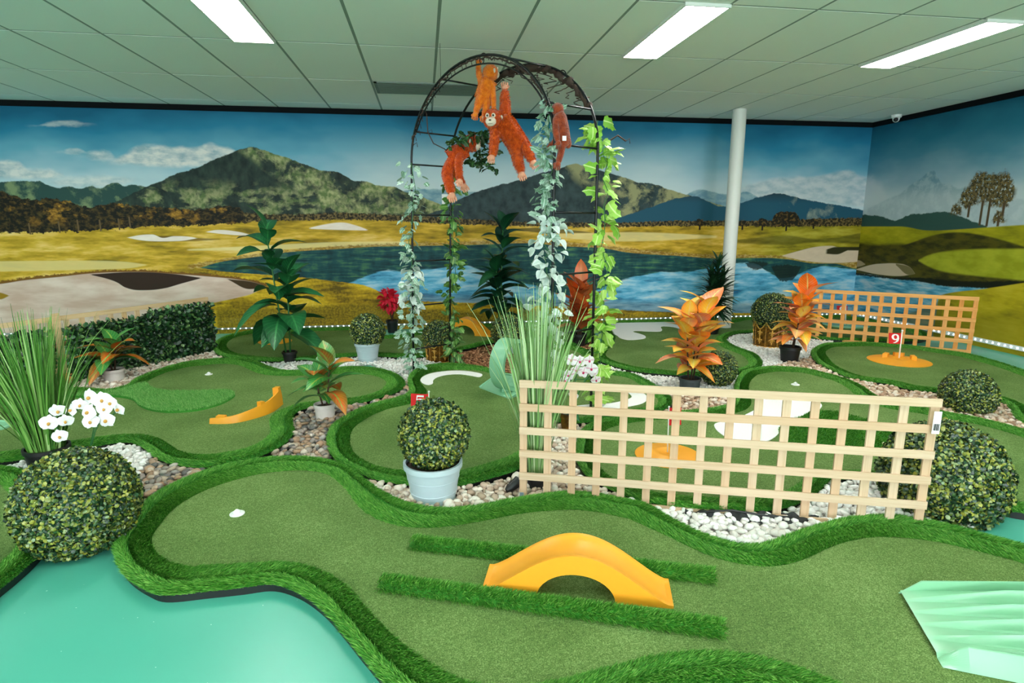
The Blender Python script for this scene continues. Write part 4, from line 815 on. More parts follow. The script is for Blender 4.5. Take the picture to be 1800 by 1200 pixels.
def dome(label, px, py, rpx, hpx_bot, n, leaf):
    """boxwood ball resting on the ground: silhouette centre px,py radius rpx, lowest pixel row hpx_bot"""
    z = .2
    for _ in range(30):
        p = gp(px, py, z); R = rpx*mpp(p); k = (hpx_bot-py)/rpx; z = R*min(1, max(.2, k*1.02 - .04))
    cut = -z/R
    t = empty('boxwood_dome', (p.x, p.y, 0), 0, label, 'topiary'); boxwood(t, (0, 0, z), R, n, leaf, max(cut, -.995)); return t
dome('big clipped boxwood dome with yellow-green leaves at the left beside the teal floor', 137, 884, 98, 968, 14000, .0175)
dome('big clipped boxwood dome behind the right end of the front trellis', 1657, 838, 101, 900, 14000, .0195)
dome('medium boxwood dome among tan pebbles left of the right frame edge', 1702, 694, 45, 727, 7000, .0155)
dome('boxwood ball on the white pebbles beside the big orange croton', 1263, 648, 33, 682, 4600, .0145)
def pot_lathe(rt, rb, h, lip=.006, wall=.006):
    return [(rb*.92, 0), (rb, .004), (rb+(rt-rb)*.5, h*.5), (rt-.002, h-.03*min(1, h/.15)), (rt+lip, h-.026*min(1, h/.15)), (rt+lip, h), (rt-wall, h), (rt-wall, h-.02)]
def pot(t, rt, rb, h, mat, soil='soil', name='pot', bands=()):
    b = B().lathe(pot_lathe(rt, rb, h), 32); o = b.build(name, mat, t, True, sharp=.7)
    B().lathe([(rt-.007, h-.02), (.001, h-.015)], 24, bot=False, top=True).build('soil', MT[soil], t)
    for z in bands:
        r = rb+(rt-rb)*z/h; B().lathe([(r, z-.003), (r+.003, z), (r, z+.003)], 32, bot=False).build('band', mat, t, True)
    return o
def potted_ball(label, px, pyb, rt, rb, hp, bx, by, br, n, leaf, mat='blue_pot'):
    """px,pyb pot foot; rt, rb, hp in photo pixels; ball centre and radius in photo pixels"""
    p = gp(px, pyb); s = mpp(p); p = p + FH*rb*s*.6; p.z = 0; s = mpp(p)
    t = empty('potted_boxwood', p, 0, label, 'potted plant', 'boxwood balls in blue-grey pots')
    pot(t, rt*s, rb*s, hp*s, MT[mat], bands=[hp*s*.3, hp*s*.62]); c = pl(bx, by, p) - p; boxwood(t, c, br*s, n, leaf, -.93)
    return t, s, hp
t, s, hp = potted_ball('boxwood ball in a blue-grey pot on the cream pebbles in front', 760, 889, 49, 37, 74, 763, 762, 62, 7500, .0165)
# drain slot of the near pot
mo = Matrix.Translation(Vector((.035, -.075, .038))) @ Matrix.Rotation(.42, 4, 'Z')
bb_ = B(); bb_.ball((0, 0, 0), (.033, .022, .018), 14, 8); bb_.build('drain_spout', MT['blue_pot'], t, True, M=mo)
bb_ = B(); bb_.ball((0, -.012, .006), (.026, .013, .010), 14, 8); bb_.build('drain_hole', MT['black_plastic'], t, True, M=mo)
potted_ball('boxwood ball in a blue-grey pot on the small white pebbles at back left', 645, 640, 21, 15.5, 37, 646, 581, 31, 3600, .0155)
potted_ball('boxwood ball half hidden behind the mint loop', 894, 624, 20, 15, 28, 893, 583, 31, 3600, .0155)

# golden crown planters
def crown(label, px, pyb, rt, rb, hp, bx, by, br, n, leaf):
    p = gp(px, pyb); s = mpp(p); p = p + FH*rb*s*.7; p.z = 0; s = mpp(p); rt *= s; rb *= s; h = hp*s
    t = empty('crown_planter', p, 0, label, 'planter', 'golden crown planters')
    nb = 8; N = 96; prof = 14; v = []; f = []
    for side in (0, 1):
        for j in range(prof):
            k = j/(prof-1)
            for i in range(N):
                a = 2*PI*i/N; sc = abs(math.cos(a*nb/2)); hh = h*(.80 + .20*sc**3); r = rb + (rt-rb)*(.55*k + .45*k**3) - side*.006
                v.append((r*math.cos(a), r*math.sin(a), hh*k if not side or j else .004))
    for side in (0, 1):
        o_ = side*prof*N
        for j in range(prof-1):
            for i in range(N):
                q = (o_+j*N+i, o_+j*N+(i+1) % N, o_+(j+1)*N+(i+1) % N, o_+(j+1)*N+i); f.append(q if not side else q[::-1])
    for i in range(N): f.append(((prof-1)*N+i, (prof-1)*N+(i+1) % N, (2*prof-1)*N+(i+1) % N, (2*prof-1)*N+i))
    f.append(tuple(range(N-1, -1, -1)))
    B().add(v, f).build('planter_body', MT['gold'], t, True)
    rim = [];
    for i in range(N+1):
        a = 2*PI*i/N; sc = abs(math.cos(a*nb/2)); rim.append((rt*math.cos(a)*1.01, rt*math.sin(a)*1.01, h*(.80+.20*sc**3)))
    B().tube(rim, h*.022, 6).build('scalloped_rim', MT['bright_gold'], t, True)
    B().tube([(rb*1.03*math.cos(2*PI*i/48), rb*1.03*math.sin(2*PI*i/48), h*.08) for i in range(49)], h*.028, 6).build('base_ring', MT['bright_gold'], t, True)
    for i in range(nb):
        a = 2*PI*i/nb; B().ball((rt*1.01*math.cos(a), rt*1.01*math.sin(a), h*1.03), h*.055, 10, 8).build('finial', MT['bright_gold'], t, True)
        b = B()
        for k in range(12):
            z = .16+.064*k; kk = z; r = rb + (rt-rb)*(.55*kk + .45*kk**3) + .002; b.ball((r*math.cos(a), r*math.sin(a), h*z), h*.022, 6, 4)
        b.build('bead_row', MT['bright_gold'], t, True)
        a += PI/nb
        for zc in (.30, .60):     # fleur-de-lis
            r = rb + (rt-rb)*(.55*zc + .45*zc**3) + .003; b = B(); u = h*.17
            M = Matrix.Translation((r*math.cos(a), r*math.sin(a), h*zc)) @ Matrix.Rotation(a, 4, 'Z')
            c_ = B(); c_.ball((0, 0, u*.45), (.008, u*.22, u*.62), 8, 6)
            for sg in (-1, 1): c_.tube([(0, 0, -u*.1), (.002, sg*u*.25, u*.35), (.002, sg*u*.55, u*.45), (.002, sg*u*.62, u*.15)], [u*.1, u*.13, u*.11, u*.06], 6)
            c_.tube([(0, -u*.35, -u*.08), (0, u*.35, -u*.08)], u*.08, 6); c_.ball((0, 0, -u*.4), (.004, u*.16, u*.32), 8, 6)
            c_.build('fleur_ornament', MT['bright_gold'], t, True, M=M)
    c = pl(bx, by, p) - p; boxwood(t, c, br*s, n, leaf, -.9); return t
crown('large golden crown planter holding a boxwood ball near the right trellis', 1358, 613, 27, 25, 44, 1358, 550, 36, 4200, .0145)
crown('small golden crown planter holding a boxwood ball inside the arch', 771, 639, 26, 22, 37, 771, 592, 30, 3200, .0145)

# ------------------------------------------------------------------ leaves and leafy plants
def leaf_mesh(name, w=.4, curl=.25, fold=.12, seg=6, tip=1.0, lobed=0, wavy=0.):
    """leaf along +X, length 1, uv: u across, v along"""
    V = []; UV = []; F = []
    for j in range(seg+1):
        v = j/seg; hw = w*.5*(math.sin(PI*min(1, v**.8))**.75 if 0 < v < 1 else 0.02)*(1 if v < .5 else tip)
        if lobed and 0 < v < 1: hw *= 1 + .35*math.sin(v*PI*lobed)
        z = -curl*v*v + .06*math.sin(v*PI)
        for u in (-1, -.5, 0, .5, 1):
            V.append((v - (abs(u)*.06 if lobed else 0), hw*u, z + fold*abs(u)*hw*2 + wavy*math.sin(v*9+u*2)*hw)); UV.append((.5+u*.5, v))
    for j in range(seg):
        for i in range(4): F.append((j*5+i, (j+1)*5+i, (j+1)*5+i+1, j*5+i+1))
    return tri_mesh(name, np.array(V), np.array(F), True, np.array(UV))
def ivy_mesh(name, curl=.15):
    pts = [(0, 0), (.05, .28), (.3, .42), (.42, .3), (.72, .34), (.8, .16), (1, 0)]
    V = [(0, 0, 0), (.35, 0, .04), (.7, 0, .0), (1, 0, -curl)]; UV = [(.5, 0), (.5, .35), (.5, .7), (.5, 1)]
    for sg in (1, -1):
        for x, y in pts[1:-1]: V.append((x, sg*y, -.12*abs(y) - curl*x*x)); UV.append((.5+sg*y, x))
    F = []
    for o, fl in ((4, 0), (9, 1)):
        for q in ((0, o, 1), (o, o+1, 1), (o+1, o+2, 1), (o+2, 2, 1), (o+2, o+3, 2), (o+3, o+4, 2), (o+4, 3, 2)): F.append(q[::-1] if not fl else q)
    return tri_mesh(name, np.array(V), np.array(F), True, np.array(UV))
def leaf_M(p, az, el, roll, L, wd=1.):
    return Matrix.Translation(p) @ Matrix.Rotation(az, 4, 'Z') @ Matrix.Rotation(-el, 4, 'Y') @ Matrix.Rotation(roll, 4, 'X') @ Matrix.Diagonal((L, L*wd, L, 1))
def leaf_set(mat, **kw):
    out = []
    for c in (.15, .35, .55):
        me = leaf_mesh('leaf', curl=c, **kw); me.materials.append(MT[mat]); out.append(me)
    return out
def plant(name, label, cat, px, pyb, potdim, potmat, stems, leaves, stem_mat='stem_green', group=None, dy=None, soil='soil'):
    """potdim (rt, rb, h) in photo px; stems: list of (px, py) tip pixels; leaves: (mesh list, n per stem, z range as share of the stem, length px range, elevation range)"""
    p = gp(px, pyb); s = mpp(p); p = p + FH*potdim[1]*s*.7; p.z = 0; s = mpp(p)
    t = empty(name, p, 0, label, cat, group)
    pot(t, potdim[0]*s, potdim[1]*s, potdim[2]*s, MT[potmat], soil)
    z0 = potdim[2]*s - .02
    for k, st in enumerate(stems):
        top = pl(st[0], st[1], p) - p; off = FH*random.uniform(-.03, .03); top = top + off; base = Vector((top.x*.25, top.y*.25, z0))
        mid = base.lerp(top, .5) + Vector((random.uniform(-.01, .01), random.uniform(-.01, .01), 0))
        B().tube([base, mid, top], [s*1.6, s*1.4, s*.8], 8).build('stem', MT[stem_mat], t, True)
        meshes, n, (za, zb), (la, lb), (ea, eb) = leaves[:5]; az = random.uniform(0, 6.28)
        for i in range(n):
            q = i/(n-1) if n > 1 else 1; kk = za + (zb-za)*q; pt = base.lerp(mid, kk*2) if kk < .5 else mid.lerp(top, kk*2-1); az += 2.4 + random.uniform(-.4, .4)
            L = (la + (lb-la)*q)*s*random.uniform(.8, 1.15); el = ea + (eb-ea)*q + random.uniform(-.15, .15)
            link('leaf', random.choice(meshes), None, t, M=leaf_M(pt, az, el, random.uniform(-.3, .3), L, random.uniform(.85, 1.1)))
    return t, p, s
random.seed(11)
croton = leaf_set('croton_leaf', w=.60, fold=.10); rcroton = leaf_set('rust_croton_leaf', w=.46, fold=.10); gcroton = leaf_set('green_croton_leaf', w=.56, fold=.12)
broad = leaf_set('broad_leaf', w=.62, fold=.15); deep = leaf_set('deep_leaf', w=.48, fold=.15); spike = leaf_set('spike_leaf', w=.17, fold=.1)
plant('croton_plant', 'large bright orange and yellow croton in a dark grey pot behind the trellis', 'potted plant', 1215, 690, (18, 16.5, 24), 'dark_pot', [(1208,560),(1242,545),(1225,590)], (croton, 18, (.22, 1.0), (48, 58), (.25, 1.2)), 'stem_brown')
plant('croton_plant', 'orange red croton in a black pot in front of the right trellis', 'potted plant', 1391, 640, (17, 13.5, 30), 'black_plastic', [(1420,520),(1408,545)], (croton, 20, (.2, 1.0), (40, 48), (.1, 1.2)), 'stem_brown')
plant('croton_plant', 'rust orange croton in a black pot seen through the arch', 'potted plant', 1018, 611, (13, 10.5, 24), 'black_plastic', [(1022,505),(1012,528),(1030,530)], (rcroton, 15, (.12, 1.0), (44, 48), (.5, 1.35)), 'stem_brown')
plant('croton_plant', 'small green and orange croton in a white pot on the brown pebbles', 'potted plant', 569, 744, (17, 15.5, 33), 'white_pot', [(580,640),(556,662)], (gcroton, 11, (.35, 1.0), (52, 60), (.05, 1.0)), 'stem_brown')
plant('croton_plant', 'small green and orange croton in a white pot before the hedge', 'potted plant', 196, 676, (16, 14.5, 26), 'white_pot', [(200,608),(188,628)], (gcroton, 10, (.45, 1.0), (50, 50), (.0, 1.0)), 'stem_brown')
plant('tall_leafy_plant', 'tall dark green leafy plant in a small black pot at back left', 'potted plant', 508, 641, (12, 9.5, 23), 'black_plastic', [(466,400),(503,480)], (broad, 17, (.25, 1.0), (76, 54), (-.2, .95)), 'stem_green')
plant('tall_leafy_plant', 'tall deep green leafy plant against the mural inside the arch', 'potted plant', 880, 592, (11, 9, 20), 'black_plastic', [(884,400),(872,470)], (deep, 24, (.2, 1.0), (62, 46), (.0, 1.0)), 'stem_green')
# spiky dark bush at the column
t, p, s = plant('spiky_bush', 'dark spiky leaved bush in front of the white column', 'potted plant', 1252, 592, (13, 11, 16), 'black_plastic', [(1261,466),(1250,484),(1272,488),(1258,500)], (spike, 75, (.3, 1.0), (40, 28), (.1, 1.25)), 'stem_green')
# red flowering pot
p = gp(690, 584); s = mpp(p); p.z = 0
t = empty('red_flower_pot', p, 0, 'red flowering plant in a small black pot by the back wall', 'potted plant'); pot(t, 10*s, 8*s, 22*s, MT['black_plastic'])
for k in range(3): B().tube([(0, 0, 20*s), ((k-1)*4*s, 0, 38*s), ((k-1)*8*s, 0, 50*s)], 1.0*s, 6).build('stem', MT['stem_brown'], t, True)
pet = leaf_mesh('petal', w=.55, curl=.3, seg=4); pet.materials.append(MT['red_petal']); c = pl(684, 528, p)-p; nn_ = 120
for i in range(nn_):
    d = Vector((random.gauss(0, 1), random.gauss(0, 1), random.gauss(0, 1))).normalized(); q = c + Vector((d.x*15*s, d.y*15*s, d.z*19*s))*random.uniform(.5, .85)
    link('petal', pet, None, t, M=leaf_M(q, math.atan2(d.y, d.x)+random.gauss(0, .6), math.asin(d.z)+random.gauss(0, .5), random.uniform(-1, 1), 12*s))

# tall ornamental grasses
def tall_grass(label, px, pyb, potdim, top_px, spread, n, mat):
    p = gp(px, pyb); s = mpp(p); p = p + FH*potdim[1]*s*.7; p.z = 0; s = mpp(p); t = empty('ornamental_grass', p, 0, label, 'potted plant', 'tall ornamental grasses')
    pot(t, potdim[0]*s, potdim[1]*s, potdim[2]*s, MT['black_plastic']); z0 = potdim[2]*s-.02; V = []; F = []; k = 0
    H = pl(px, top_px, p).z - z0
    for i in range(n):
        a = random.uniform(0, 6.28); r0 = potdim[0]*s*.8*math.sqrt(random.random()); L = H*random.uniform(.55, 1.12); lean = abs(random.gauss(0, 1))*spread; b_ = random.uniform(.05, .35)
        d = Vector((math.cos(a), math.sin(a), 0)); sd = Vector((-d.y, d.x, 0)); sd = (sd + d*random.gauss(0, .8)).normalized(); w0 = random.uniform(.0035, .0065)
        for j in range(7):
            q = j/6; pt = d*(r0 + L*(lean*q + b_*lean*2.2*q**3)) + Vector((0, 0, z0 + L*q*(1-.25*lean*q*q))); w = w0*(1-.85*q**2)
            V += [pt - sd*w, pt + sd*w]
            if j: F.append((k, k+1, k+3, k+2)); k += 2
        k += 2
    o = link('grass_blades', tri_mesh('grass_blades', np.array([v[:] for v in V]), np.array(F), True), MT[mat], t); o['kind'] = 'stuff'
tall_grass('tall green ornamental grass in a black pot at the left edge', 72, 828, (33, 29, 38), 560, .20, 330, 'grass_blade')
tall_grass('tall pale ornamental grass in a black pot behind the trellis left end', 943, 866, (17, 15, 34), 530, .105, 380, 'pale_grass_blade')

# orchids
def orchid(label, px, pyb, potdim, potmat, sprays, fr, petal_mat, lip_mat, nleaf=3):
    p = gp(px, pyb); s = mpp(p); p = p + FH*potdim[1]*s*.7; p.z = 0; s = mpp(p); t = empty('potted_orchid', p, 0, label, 'orchid')
    pot(t, potdim[0]*s, potdim[1]*s, potdim[2]*s, MT[potmat], 'white_moss'); z0 = potdim[2]*s-.02
    pm = leaf_mesh('petal', w=1.35, curl=.12, fold=.03, seg=7); pm.materials.append(MT[petal_mat]); sm = leaf_mesh('sepal', w=.85, curl=.1, fold=.03, seg=7); sm.materials.append(MT[petal_mat])
    lf = leaf_set('broad_leaf', w=.42, fold=.15)
    for i in range(nleaf): link('leaf', lf[2], None, t, M=leaf_M((0, 0, z0), i*2.2+.5, .55, 0, 38*s))
    for spray in sprays:
        pts = [Vector((0, 0, z0))] + [pl(x, y, p) - p + FH*(d*s) for x, y, d in spray]
        st = [pts[0]] + [pts[0].lerp(pts[1], .5) + Vector((0, 0, .02))] + [q + FH*.02 for q in pts[1:]]
        B().tube(st, 1.1*s, 6).build('flower_stem', MT['stem_green'], t, True)
        for q in pts[1:]:
            f = empty('flower', q); f.parent = t; f.rotation_euler = (random.uniform(-.35, .35), random.uniform(-.3, .3), -YAW + random.uniform(-.6, .6))
            r = fr*s*random.uniform(.85, 1.1)
            # the flower faces -Y
            for ang, me, L in ((.15, pm, 1.), (PI-.15, pm, 1.), (PI/2, sm, .95), (-PI/2+.6, sm, .9), (-PI/2-.6, sm, .9)):
                M = Matrix.Rotation(PI/2, 4, 'X') @ Matrix.Rotation(ang, 4, 'Z') @ Matrix.Diagonal((r*L, r*L, r*L, 1)); link('petal', me, None, f, M=M)
            B().ball((0, -.012*fr/20, -.1*r), (r*.16, r*.2, r*.2), 8, 6).build('lip', MT[lip_mat], f, True)
orchid('white orchid with yellow throats in a low white pot beside the tall grass', 150, 838, (20, 17, 34), 'white_pot', [[(183,718,0),(160,722,-6),(138,712,4),(118,738,-4),(100,722,2),(88,742,-3),(108,765,-4)], [(176,704,4),(152,700,8),(194,708,2),(122,722,6),(165,738,-8),(188,737,-2),(208,718,0)]], 15.5, 'orchid_petal', 'orchid_lip')
orchid('white and magenta orchid in a golden pot behind the trellis', 1000, 768, (15, 12, 42), 'gold', [[(1040,648,0),(1026,655,4),(1013,650,-2),(1000,660,2),(993,668,-2),(1048,668,2)], [(1020,636,4),(1005,634,6),(1036,634,2),(1045,655,4),(1008,695,0)]], 11, 'pink_petal', 'magenta_lip')

# ------------------------------------------------------------------ arch with vines and plush apes
AL = gp(727, 657); AR = gp(968, 748); dA = (AR-AL); wA = dA.length; dA.normalize(); dB = Vector((-dA.y, dA.x, 0)); depthA = .40
ZS = pl(735, 290, AL).z; ZT = pl(865, 95, AL.lerp(AR, .5)).z - .035
INL = .085
def hoop(off, k=40):
    o = dB*off; top = AL+o+dA*INL; w = wA-INL; pts = [AL+o, AL+o+dA*INL*.5+Vector((0, 0, ZS*.5)), top+Vector((0, 0, ZS))]
    for i in range(1, k):
        a = PI*i/k; pts.append(top + dA*(w*.5*(1-math.cos(a))) + Vector((0, 0, ZS + (ZT-ZS)*math.sin(a))))
    return pts + [AR+o+Vector((0, 0, ZS)), AR+o+Vector((0, 0, ZS*.5)), AR+o]
t = empty('garden_arch', AL, 0, 'tall black metal garden arch hung with vines and plush apes', 'arch')
def loc(pts): return [Vector(q)-AL for q in pts]
hA, hB = hoop(0), hoop(depthA)
B().tube(loc(hA), .0095, 10).build('hoop', MT['black_metal'], t, True); B().tube(loc(hB), .0095, 10).build('hoop', MT['black_metal'], t, True)
inA = [q + (AL.lerp(AR, .5)+Vector((0, 0, ZS))-q)*.0 + Vector((0, 0, -.055)) for q in hA[8:-8]]
B().tube(loc(inA), .006, 8).build('inner_hoop', MT['black_metal'], t, True)
RZ = [ZS-.00, ZS-.42, ZS-.82, ZS-1.22, ZS-1.62]
for base in (AL, AR):
    for z in RZ:
        ex = dA*(INL*z/ZS if base is AL else 0)
        if z > .1: B().tube([base-AL+ex+Vector((0, 0, z)), base-AL+ex+dB*depthA+Vector((0, 0, z))], .007, 8).build('rung', MT['black_metal'], t, True)
for f in (.16, .36, .64, .84):
    i = int(len(hA)*f); B().tube([hA[i]-AL, hB[i]-AL], .007, 8).build('rung', MT['black_metal'], t, True)
for j, (hx, i) in enumerate(((hA, 14), (hA, 24), (hB, 30))):      # scrolls
    q = hx[i]; B().tube([q-AL + dA*(.05*math.cos(u)*(1-u/9)) + Vector((0, 0, -.03+.05*math.sin(u)*(1-u/9))) for u in np.linspace(0, 7, 24)], .004, 6).build('scroll', MT['black_metal'], t, True)
# vines on the posts
def rag(path, amp, seed, sub=6):
    r = random.Random(seed); out = []
    for i in range(len(path)-1):
        for k in range(sub):
            q = Vector(path[i]).lerp(Vector(path[i+1]), k/sub); out.append(q + Vector((r.gauss(0, amp), r.gauss(0, amp), r.gauss(0, amp*.5))))
    return out + [Vector(path[-1])]
def vine(name, label, path, meshes, n, size, rad, stem_mat='stem_green', seed=1, srad=.003, hang=.4):
    r = random.Random(seed); base = Vector(path[-1]); t = empty(name, base, 0, label, 'vine', 'artificial vines on the arch'); pts = rag(path, rad*.18, seed)
    B().tube([q-base for q in pts], srad, 6).build('stem', MT[stem_mat], t, True); m = len(pts)-1
    for i in range(n):
        f = (i+r.random())/n*m; k = min(int(f), m-1); q = pts[k].lerp(pts[k+1], f-k); az = r.uniform(0, 6.28); d = Vector((math.cos(az), math.sin(az), 0))
        link('leaf', r.choice(meshes), None, t, M=leaf_M(q - base + d*r.uniform(0, rad), az + r.gauss(0, .5), r.gauss(-hang, .5), r.gauss(0, .6), size*r.uniform(.7, 1.25)))
    return t
def ivyset(mat):
    o = []
    for c in (.05, .2, .4):
        me = ivy_mesh('leaf', c); me.materials.append(MT[mat]); o.append(me)
    return o
ivw, ivg, ivd, ivl = ivyset('white_ivy_leaf'), ivyset('ivy_leaf'), ivyset('dark_ivy_leaf'), ivyset('lime_leaf'); wpet = leaf_set('white_petal', w=.8, fold=.1)
UPZ = Vector((0, 0, 1)); BL = AL+dB*depthA; BR = AR+dB*depthA
nr = -FH*.03
vine('variegated_vine', 'white and green variegated ivy climbing the left front arch post', [AL+UPZ*(ZS+.02)+nr+dA*INL, AL+UPZ*1.2+nr+dA*INL*.7, AL+UPZ*.7+nr+RT*.02, AL+UPZ*.32+nr+RT*.01, AL+UPZ*.02+nr], ivw, 230, .060, .10, seed=3)
vine('blossom_vine', 'white blossom trail on the middle of the left arch post', [AL+UPZ*.98+nr, AL+UPZ*.8+nr*1.5, AL+UPZ*.62+nr], wpet, 60, .07, .075, seed=4)
vine('ivy_vine', 'mid green ivy climbing the left rear arch post', [BL+UPZ*(ZS-.05)+RT*.03+dA*INL, BL+UPZ*1.3+RT*.03+dA*INL*.7, BL+UPZ*.8+RT*.03, BL+UPZ*.3+RT*.04, BL+UPZ*.02+RT*.03], ivg, 200, .07, .08, seed=5)
vine('lime_vine', 'lime green broad leaf vine climbing the right rear arch post', [BR+UPZ*(ZS+.18)-RT*.02, BR+UPZ*(ZS-.1)+RT*.06, BR+UPZ*1.2+RT*.07, BR+UPZ*.8+RT*.08, BR+UPZ*.35+RT*.05, BR+UPZ*.04+RT*.02], ivl, 165, .088, .075, seed=6)
vine('blossom_vine', 'white blossom trail hanging down the right front arch post', [AR+UPZ*1.4-RT*.01+nr, AR+UPZ*1.15-RT*.04+nr, AR+UPZ*.85-RT*.05+nr, AR+UPZ*.6-RT*.03+nr, AR+UPZ*.35-RT*.04+nr], wpet, 190, .064, .10, seed=7)
vine('variegated_vine', 'pale variegated ivy hanging at the top of the right front arch post', [pp(968, 178, od(AR+UPZ*ZS)), pp(962, 235, od(AR+UPZ*ZS)), pp(963, 290, od(AR+UPZ*1.5)), pp(962, 350, od(AR+UPZ*1.4)), pp(966, 420, od(AR+UPZ*1.2))], ivw, 150, .06, .065, seed=8)
dM = od(AL.lerp(AR, .35)+UPZ*2.0)
vine('dark_ivy_vine', 'dark green ivy bush draped over the plush ape at left', [pp(795, 262, dM+.02), pp(815, 246, dM-.10), pp(838, 235, dM-.02), pp(850, 245, dM+.1), pp(856, 268, dM+.12), pp(835, 285, dM+.12), pp(862, 296, dM+.1)], ivd, 190, .055, .10, seed=9, hang=.1)
# twisted branch on the rear hoop and thin tendrils
def along(h, a, b, amp, seed, lift=0.):
    i0, i1 = int(len(h)*a), int(len(h)*b); return rag([q+Vector((0, 0, lift)) for q in h[i0:i1+1]], amp, seed, 3)
br_ = along(hB, .42, .80, .012, 21, -.03); base = br_[0]
t = empty('twisted_branch', base, 0, 'thick twisted brown branch wound along the rear arch hoop', 'branch')
B().tube([q-base for q in br_], [.012+.014*abs(math.sin(i*.5)) for i in range(len(br_))], 8).build('limb', MT['bark'], t, True)
for k in range(10):
    q = br_[int(k*len(br_)/10)]-base; B().tube([q + Vector((random.gauss(0, .02), random.gauss(0, .02), -.01*u)) + Vector((.05*math.sin(u*2+k), .03*math.cos(u*2), -.03*u)) for u in np.linspace(0, 2.2, 9)], .0035, 5).build('tendril', MT['bark'], t, True)
for lab, pth, rd in (('thin bare vine stem along the top of the front arch hoop', along(hA, .12, .86, .008, 22, -.02), .006),
                ('bare twig curling inside the arch top left', [pp(750, 200, dM), pp(752, 232, dM), pp(762, 252, dM), pp(782, 262, dM), pp(787, 268, dM)], .004),
                ('bare twig with a small bud reaching right of the arch', [pp(1036, 255, dM-.4), pp(1060, 255, dM-.4), pp(1078, 243, dM-.4), pp(1086, 238, dM-.4), pp(1100, 248, dM-.4)], .0055)):
    base = Vector(pth[0]); t = empty('bare_vine', base, 0, lab, 'branch'); B().tube([Vector(q)-base for q in pth], rd, 6).build('stem', MT['bark'], t, True)
    for k in range(1, len(pth), 3):
        q = Vector(pth[k])-base; B().tube([q, q+Vector((.03, .01, .02)), q+Vector((.035, .01, -.015))], rd*.5, 5).build('tendril', MT['bark'], t, True)
ct = hA[int(len(hA)*.36)]; t = empty('hanging_wire', ct, 0, 'thin wire holding the arch to the ceiling', 'wire'); B().tube([(0, 0, 0), (0, 0, CEIL-ct.z)], .0016, 6).build('wire', MT['black_metal'], t)

# plush apes: one skinned body each
def skin_body(name, joints, edges, mat, parent, base, sub=2):
    me = bpy.data.meshes.new(name); me.from_pydata([tuple(Vector(j[0])-base) for j in joints], edges, []); o = bpy.data.objects.new(name, me); C.objects.link(o)
    sk = o.modifiers.new('skin', 'SKIN'); sk.use_smooth_shade = True
    for i, j in enumerate(joints):
        v = me.skin_vertices[0].data[i]; v.radius = (j[1], j[1]*.9); v.use_root = (i == 0)
    ss = o.modifiers.new('sub', 'SUBSURF'); ss.levels = sub; ss.render_levels = sub
    dg = bpy.context.evaluated_depsgraph_get(); ev = o.evaluated_get(dg); nm = bpy.data.meshes.new_from_object(ev); bpy.data.objects.remove(o)
    nm.name = name; nm.materials.clear(); nm.polygons.foreach_set('use_smooth', [True]*len(nm.polygons)); return link(name, nm, mat, parent)
def fur(o, n, L, mat, parent):
    me = o.data; me.calc_loop_triangles(); nv = len(me.vertices); co = np.empty(nv*3); me.vertices.foreach_get('co', co); co = co.reshape(-1, 3); no = np.empty(nv*3); me.vertices.foreach_get('normal', no); no = no.reshape(-1, 3)
    T = np.array([t.vertices[:] for t in me.loop_triangles]); a = np.linalg.norm(np.cross(co[T[:, 1]]-co[T[:, 0]], co[T[:, 2]]-co[T[:, 0]]), axis=1); idx = RNG.choice(len(T), n, p=a/a.sum()); w = RNG.dirichlet((1, 1, 1), n)
    P = (co[T[idx]]*w[:, :, None]).sum(1); N = norm((no[T[idx]]*w[:, :, None]).sum(1)); D = norm(N + np.array([0, 0, -.9]) + RNG.normal(size=(n, 3))*.3)
    V, F = blades(P, D, L*RNG.uniform(.6, 1.2, n), .0022); q = link('fur', tri_mesh('fur', V, F), mat, parent); q['kind'] = 'stuff'
